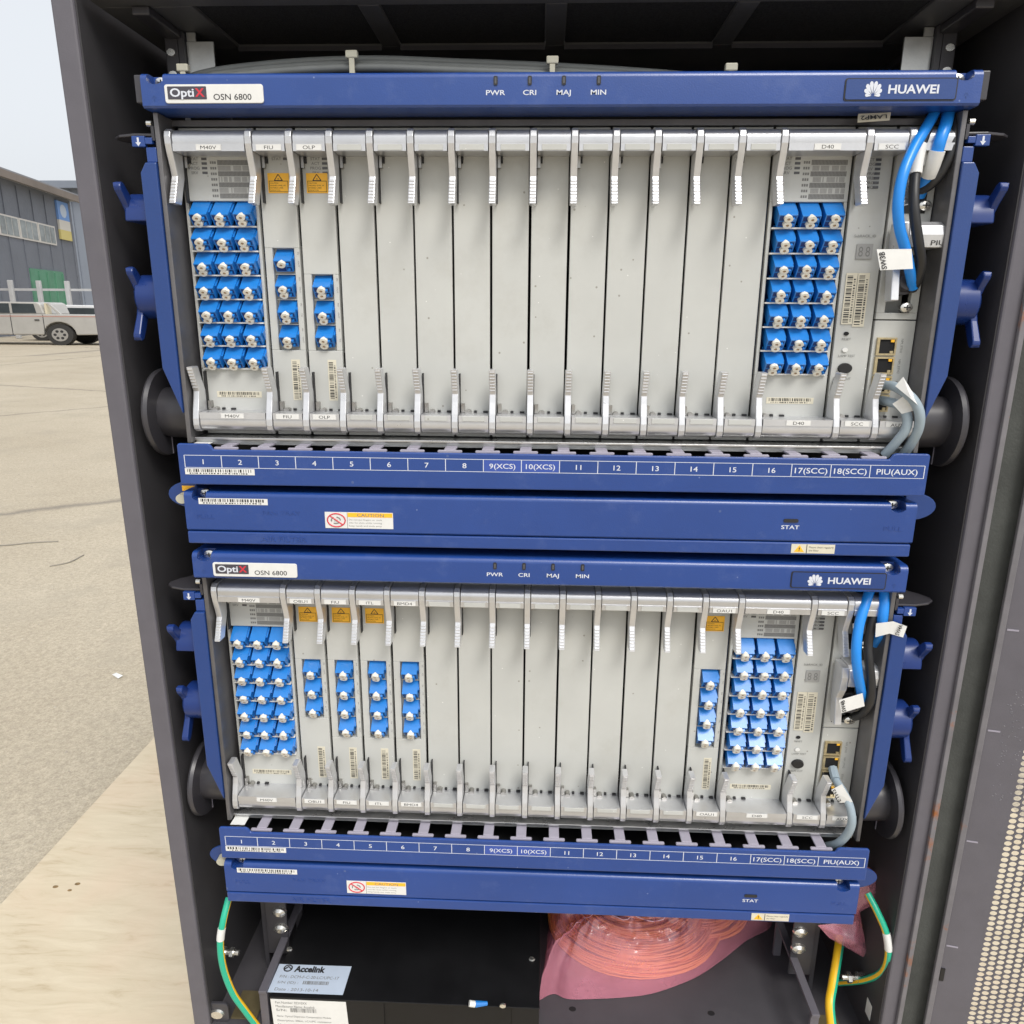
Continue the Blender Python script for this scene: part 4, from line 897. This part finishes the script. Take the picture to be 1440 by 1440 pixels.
sleeve(c, pth, .5, .72, 6.2); flag(c, [(1299,232,20),(1311,236,20),(1313,205,20),(1303,200,20)]); flagtext(c, 'SW3A', [(1308.5,231,19.5),(1311.5,206,19.5),(1305.5,204,19.5),(1302,230,19.5)])
c, pth = cable('power_cable', 'black cable with white sleeve running down to the upper power module', 'cable', G1, [(1312,150,34),(1305,180,22),(1293,210,18),(1287,245,14),(1285,280,8),(1287,310,6),(1292,345,8),(1295,370,14),(1289,395,24),(1283,406,32)], 4.2, 'cable_black')
sleeve(c, pth, .2, .34, 5.1)
cable('power_cable', 'black cable curling from the header to behind the others, upper shelf', 'cable', G1, [(1346,150,32),(1342,185,22),(1337,215,20),(1325,240,22),(1310,258,26),(1297,266,32),(1290,268,38)], 4.2, 'cable_black')
c, pth = cable('power_cable', 'bright blue cable looping down to the lower power module', 'cable', G2, [(1229,812,32),(1223,830,25),(1216,852,17),(1208,880,10),(1204,915,4),(1206,945,6),(1211,972,14),(1214,990,26)], 4.6, 'cable_blue')
flag(c, [(1183,1003,6),(1216,993,6),(1213,975,6),(1180,985,6)]); flagtext(c, 'SW4B', [(1190,1000,5.5),(1187.5,984,5.5),(1182,986,5.5),(1184.5,1001.5,5.5)])
c, pth = cable('power_cable', 'short blue cable with flag tag at the right end, lower shelf', 'cable', G2, [(1244,815,28),(1244,835,22),(1243,852,17),(1241,870,15),(1238,890,22),(1230,905,32)], 4.8, 'cable_blue')
flag(c, [(1231,896,11),(1251,891,10),(1256,874,9),(1232,877,11)]); flag(c, [(1251,891,10),(1270,896.5,10),(1275.5,881,10),(1256,874,9)]); flagtext(c, 'SW4A', [(1264,894,8.5),(1270,879.5,8.5),(1264.5,877.5,8.5),(1258,892,8.5)])
cable('power_cable', 'thin black cable at the far left of the lower cable bunch', 'cable', G2, [(1209,832,36),(1206,850,30),(1204,880,27),(1205,905,30),(1210,925,36)], 4.0, 'cable_black')
c, pth = cable('power_cable', 'black cable curving back into the lower power module', 'cable', G2, [(1233,832,32),(1230,858,22),(1225,880,19),(1221,905,17),(1222,930,13),(1225,960,11),(1224,985,13),(1213,1003,24),(1201,1008,34)], 4.2, 'cable_black')
flag(c, [(1200,900,24),(1206,901,24),(1206,877,24),(1199,877,24)])
G3 = 'grey network cables'
def netplug(o, p, q, r=4.6):
    MB().tube([at(*p), at(*q)], r, 8).build('plug', 'cable_grey', o)
c, pth = cable('network_cable', 'grey network cable looping outermost from the upper interface module', 'cable', G3, [(1241,541,36),(1256,543,20),(1270,550,8),(1284,562,2),(1293,580,0),(1292,602,3),(1281,624,10),(1268,642,18)], 4.1, 'cable_grey')
flag(c, [(1259,543,6),(1281,561,-4),(1298,576,-3),(1270,530,4)]); flagtext(c, 'ETH2', [(1281,556,-4),(1291,569,-5),(1286,562,-4),(1276,549,-2)])
c, pth = cable('network_cable', 'grey network cable looping inside the other, upper interface module', 'cable', G3, [(1240,563,36),(1253,566,22),(1268,572,12),(1276,588,8),(1273,605,8),(1260,622,12),(1244,640,18)], 4.1, 'cable_grey')
flag(c, [(1255,568,8),(1268,582,6),(1287,577,4),(1277,553,4)])
c, pth = cable('network_cable', 'grey network cable hanging from the lower interface module', 'cable', G3, [(1172,1086,38),(1176,1098,26),(1186,1114,14),(1195,1134,6),(1198,1155,3),(1192,1172,6),(1178,1186,13),(1162,1190,24)], 4.1, 'cable_grey')
netplug(c, (1171,1080,38), (1175,1096,26)); flag(c, [(1169,1111,10),(1181,1129,8),(1199,1128,4),(1184,1103,8)]); flagtext(c, 'ETH3', [(1183,1126,5),(1174,1109,7),(1170,1112,7),(1178,1128,5)])
lt = thing('lamp_tag', at(1230, 171, 20), 'cream tag with upside down lettering hanging under the upper header', 'tag')
MB().slab([at(1206,172,18), at(1251,169,18), at(1253,158,20), at(1207,160,20)], .5).build('paper', 'cream', lt)
q = MB(); q.textq('LAMP2', at(1247,161,17.5), at(1210,163,17.5), at(1210,169,17.3), at(1247,166.5,17.3), lift=.35, bold=.02); q.build('lettering', 'ink', lt)
for k, (dy, Y, lab) in enumerate(((0, 66, 'topmost grey cable of the bundle above the upper header'), (6, 60, 'middle grey cable of the bundle above the upper header'), (11, 54, 'lowest grey cable of the bundle above the upper header'))):
    cable('signal_cable', lab, 'cable', 'grey cables above the upper header', [(245,118+dy,Y+10),(285,104+dy,Y),(340,95+dy,Y),(430,87+dy,Y),(530,84+dy,Y),(640,88+dy,Y),(760,93+dy,Y),(880,100+dy,Y),(980,108+dy,Y),(1080,118+dy,Y)], 3.3, 'cable_dim')
for x, y, lab in ((495, 72, 'ivory cable clip standing left of the header lamps'), (777, 80, 'ivory cable clip above the header lamps'), (1028, 90, 'ivory cable clip right of the header lamps'), (258, 91, 'ivory cable tie at the left end of the cable bundle')):
    t = thing('cable_clip', at(x, y+30, 50), lab, 'cable clip', 'ivory cable clips')
    a = at(x, y, 50); MB().box(a.x-5, a.x+5, 46, 52, a.z-6, a.z).build('head', 'tie', t, bevel=1.); MB().box(a.x-2.3, a.x+2.3, 46.5, 49, a.z-24, a.z-5.9).build('strap', 'tie', t, bevel=.5)
def earth(label, pts, r, yel, sl=None):
    path = spline([at(*p) for p in pts], 9); q = MB(); n_ = 14; q.tube(path, r, n_)
    q.mi = [1 if (i < (len(path)-1)*n_ and (i % n_) in yel) else 0 for i in range(len(q.f))]
    o = q.build('earth_wire', ['gy_green', 'gy_yellow'], None, True); tag(o, label, 'wire', 'green and yellow earth wires')
    if sl: sleeve(o, path, sl[0], sl[1], r+.5)
    return o
earth('green earth wire with yellow stripe curving down the left side', [(322,1262,22),(314,1295,8),(310,1325,3),(314,1360,1),(327,1395,3),(345,1421,7),(364,1446,14)], 3.7, (10, 11, 12, 13), (.22, .32))
earth('green earth wire looping at the right beside the post', [(1220,1256,46),(1235,1285,32),(1247,1315,22),(1249,1345,20),(1240,1367,30),(1215,1378,52),(1178,1382,80)], 3.7, (4, 5), (.32, .44))
earth('thick yellow and green earth wire dropping to the cabinet floor', [(1182,1318,95),(1177,1350,72),(1171,1385,50),(1167,1412,34),(1170,1446,22)], 5.2, (0, 1, 4, 5, 6, 7, 8, 9, 12, 13))

# ------------------------------------------------------------------ black splice box on the cabinet floor
dc = thing('splice_box', (-148, 130, CB), 'flat black box with pale labels on the cabinet floor', 'equipment box')
ZT = -930.
MB().box(-300, 5, 14, 250, ZT-2, ZT).build('lid', 'dcm', dc, bevel=.6)
q = MB(); q.box(-299, 4, 16, 249, CB+.3, ZT-2.05); q.build('body', 'dcm', dc)
MB().box(-299.5, -170, 14.5, 15.95, CB+.4, ZT-2.1).build('front_plate', 'dcm', dc, bevel=.4); MB().box(-26, 4.5, 14.5, 15.95, CB+.4, ZT-2.1).build('front_plate', 'dcm', dc, bevel=.4)
MB().box(-169.8, -26.2, 15.2, 15.96, CB+.4, CB+10).build('front_lip', 'dark_plastic', dc)
for x, y in ((407, 1335), (748, 1349)): p = atz(x, y, ZT); MB().cyl((p.x, p.y, ZT), (p.x, p.y, ZT+1.6), 3, 2.4, 12, kx=KX).build('screw', 'screw', dc)
cq = [atz(376, 1395, ZT+.3), atz(482, 1399, ZT+.3), atz(494.5, 1359, ZT+.3), atz(393, 1355.5, ZT+.3)]
MB().slab(cq, .25).build('pale_label', 'pale_blue', dc)
def on(c4, u0, u1, v0, v1):
    a, b_, c_, d_ = [Vector(x) for x in c4]
    f_ = lambda u, v: a*(1-u)*(1-v)+b_*u*(1-v)+c_*u*v+d_*(1-u)*v
    return f_(u0, v0), f_(u1, v0), f_(u1, v1), f_(u0, v1)
q = MB(); q.textq('Accelink', *on(cq, .24, .66, .72, .95), bold=.045)
ctr = on(cq, .09, .2, .74, .96); cc = sum((Vector(x) for x in ctr), Vector())/4; e1 = (ctr[1]-ctr[0])/2; e2 = (ctr[3]-ctr[0])/2
q.tube([cc+e1*math.cos(R(a))+e2*math.sin(R(a))+Vector((0,0,.3)) for a in range(0, 361, 20)], .7, 6); q.tube([cc-e1*.8-e2*.4+Vector((0,0,.3)), cc+e2*.5+Vector((0,0,.3)), cc+e1*.8-e2*.2+Vector((0,0,.3))], .8, 6)
q.build('lettering', 'ink', dc)
q = MB(); q.textq('P/N : DCM-F-C-20-LC/UPC-17', *on(cq, .08, .88, .5, .6)); q.textq('S/N (ID) :', *on(cq, .08, .36, .28, .39)); q.textq('Date : 2013-10-14', *on(cq, .08, .66, .06, .16))
for i in range(26):
    u = .42+i*.0135; w_ = random.choice((.004, .007, .01)); a, b_, c_, d_ = on(cq, u, u+w_, .3, .42); q.add([x+Vector((0,0,.3)) for x in (a, b_, c_, d_)], [(0,1,2,3)])
q.build('fine_print', 'ink_grey', dc)
fq = [(-297.5, 14.2, CB+2), (-211, 14.2, CB+2), (-213, 14.2, ZT-3), (-299, 14.2, ZT-3)]
MB().slab(fq, .25).build('front_label', 'white', dc)
q = MB(); fqv = [Vector(x) for x in fq]
for i, (s_, u1) in enumerate((('Part Number: 02310XX', .48), ('Manufacturer Name: Accelink', .58), ('S/N:', .2))): q.textq(s_, *on(fqv, .06, u1, .86-i*.13, .94-i*.13))
for i in range(26):
    u = .25+i*.0135; w_ = random.choice((.004, .007, .01)); q.add([x+Vector((0,-.3,0)) for x in on(fqv, u, u+w_, .58, .72)], [(0,1,2,3)])
for i, (s_, u1) in enumerate((('Name: Optical Dispersion Compensation Module', .78), ('Description: 20km, LC/UPC connector', .78), ('Made in CN   2013', .5))): q.textq(s_, *on(fqv, .06, u1, .38-i*.15, .46-i*.15))
q.build('fine_print', 'ink_grey', dc)
# short blue connector tail poking out of the recess
pt = thing('fibre_plug', at(672, 1412, 12), 'blue fibre plug with white cap peeking out of the black box', 'connector')
a, b_, c_ = at(660, 1411, 8), at(668, 1412, 9), at(685, 1411, 13)
MB().tube([a, b_], 3.4, 10).build('cap', 'white', pt, True); MB().tube([b_, c_], 3.6, 8, rad=lambda t_: 1-.4*t_).build('body', 'lc', pt, True)
p = at(707, 1413, 10); MB().cyl((p.x, p.y, p.z), (p.x, p.y-2, p.z), 2.6, n=10, kx=KX).build('screw', 'screw', dc)

# ------------------------------------------------------------------ pink bag with coiled orange fibre
bag = thing('pink_bag', (150, 180, CB), 'crumpled pink antistatic bag with orange fibre coil on the cabinet floor', 'bag')
foot = [(4, 64), (22, 74), (40, 68), (75, 70), (110, 74), (140, 80), (175, 94), (205, 110), (240, 136), (275, 165), (318, 196), (315, 250), (260, 285), (150, 292), (60, 285), (24, 250), (18, 190), (13, 130), (8, 90)]
P2 = spline([(x, y, 0) for x, y in foot+foot[:1]], 9)[:-1]; N_ = len(P2); cen = Vector((150, 185, 0)); q = MB(); rings = 30; vs = []
for j in range(rings+1):
    t_ = j/rings
    for p in P2:
        b_ = p.lerp(cen, t_*.999); h_ = 90*(1-(1-min(1, t_*1.8))**2.0)**.45 if t_ > 0 else 0
        f1 = noise.noise(Vector((b_.x*.018, b_.y*.03, 3.1)))
        cr = 0
        for sc_, am in ((.021, 9.), (.05, 4.2), (.11, 1.6)):
            dv_ = noise.voronoi(Vector((b_.x*sc_+.4*f1, b_.y*sc_*1.2+3, h_*sc_)))[0]; cr += am*max(0, 1-(dv_[1]-dv_[0])*1.7)**2.2
        ou = (b_-cen).normalized()*((cr-3)*1.05*min(1, t_*5)*(1-.6*t_)); b_ = b_+Vector((ou.x, ou.y, 0))
        vs.append((b_.x, b_.y, CB+1.5+h_*(.88+.2*f1)+cr*min(1, t_*6)))
fs = [(j*N_+k, j*N_+(k+1) % N_, (j+1)*N_+(k+1) % N_, (j+1)*N_+k) for j in range(rings) for k in range(N_)]
n0 = len(vs); vs += [(p.x, p.y, CB+1) for p in P2]
fs += [(k, n0+k, n0+(k+1) % N_, (k+1) % N_) for k in range(N_)]+[tuple(range(n0, n0+N_))[::-1]]
q.add(vs, fs); q.build('film', 'film', bag, True, ang=70)
from mathutils.bvhtree import BVHTree
tree = BVHTree.FromPolygons([Vector(v) for v in vs], [tuple(f) for f in fs[:rings*N_]])
for cl in ([(28, 92), (70, 108), (118, 112), (168, 120), (214, 138), (262, 170)], [(190, 128), (176, 165), (170, 200)], [(196, 130), (205, 170), (206, 205)], [(60, 100), (52, 140), (40, 190)], [(226, 148), (240, 180), (262, 200)]):
    pl = []
    for p in spline([(x, y, 0) for x, y in cl], 8):
        hit = tree.ray_cast(Vector((p.x, p.y, CB+400)), Vector((0, 0, -1)))
        if hit[0]: pl.append(hit[0]+Vector((0, 0, .25)))
    if len(pl) > 3:
        q = MB(); q.tube(pl, .6, 6, rad=lambda t_: .35+.65*math.sin(math.pi*min(1, max(0, t_)))); q.build('crease_highlight', 'crease_highlight', bag, True)  # pale tube laid on the film stands in for a fold's highlight
def crumple(out, cz, Y, th, seed):
    P3 = [at(x, y, Y) for x, y in out]; m_ = len(P3); big = []
    for i in range(m_):
        for k in range(4): big.append(P3[i].lerp(P3[(i+1) % m_], k/4))
    c_ = sum(big, Vector())/len(big); q_ = MB(); vs_ = []; n_ = len(big); rg = 6
    for sgn in (-1, 1):
        for j in range(rg+1):
            for p in big:
                b2 = p.lerp(c_, j/rg*.98); d_ = noise.noise(Vector((b2.x*.06+seed, b2.z*.06, sgn)))*.9+(1-abs(noise.noise(Vector((b2.x*.03, b2.z*.04+seed, 4)))*2))*.6
                vs_.append((b2.x, b2.y+sgn*th*math.sin(j/rg*1.5)*(.6+d_), b2.z))
    f_ = []
    for s2 in range(2):
        o_ = s2*(rg+1)*n_
        for j in range(rg):
            for k in range(n_):
                a_ = (o_+j*n_+k, o_+j*n_+(k+1) % n_, o_+(j+1)*n_+(k+1) % n_, o_+(j+1)*n_+k); f_.append(a_ if s2 else a_[::-1])
    q_.add(vs_, f_); return q_
crumple([(1204,1214),(1220,1219),(1234,1228),(1240,1243),(1249,1250),(1236,1268),(1215,1279),(1203,1286),(1196,1250)], 0, 72, 7, 2).build('bag_neck', 'film', bag, True, ang=60)
crumple([(1150,1301),(1180,1298),(1204,1296),(1208,1276),(1212,1300),(1217,1326),(1232,1347),(1222,1351),(1195,1335),(1166,1319)], 0, 70, 8, 5).build('bag_neck', 'film', bag, True, ang=60)
q = MB(); ro = random.Random(5)
for i in range(190):
    u = ro.random(); right = i % 4 == 3
    if right: rx, ry = 30+40*u, 26+28*u; cx_, cy_ = 212+ro.uniform(-4, 4), 205+ro.uniform(-4, 4); zz = CB+6+ro.random()*(14+36*(1-u))
    else: rx, ry = 50+62*u, 38+48*u; cx_, cy_ = 128+ro.uniform(-5, 5), 184+ro.uniform(-4, 4); zz = CB+5+ro.random()*(10+46*(1-u))
    ph = ro.random()*6
    q.tube([(cx_+rx*math.cos(a*math.pi/18), cy_+ry*math.sin(a*math.pi/18), zz+(4-2*u)*math.sin(a*math.pi/9+ph)) for a in range(37)], 1.25, 5, False)
tag(q.build('fibre_coil', 'orange', bag, True), kind='stuff')
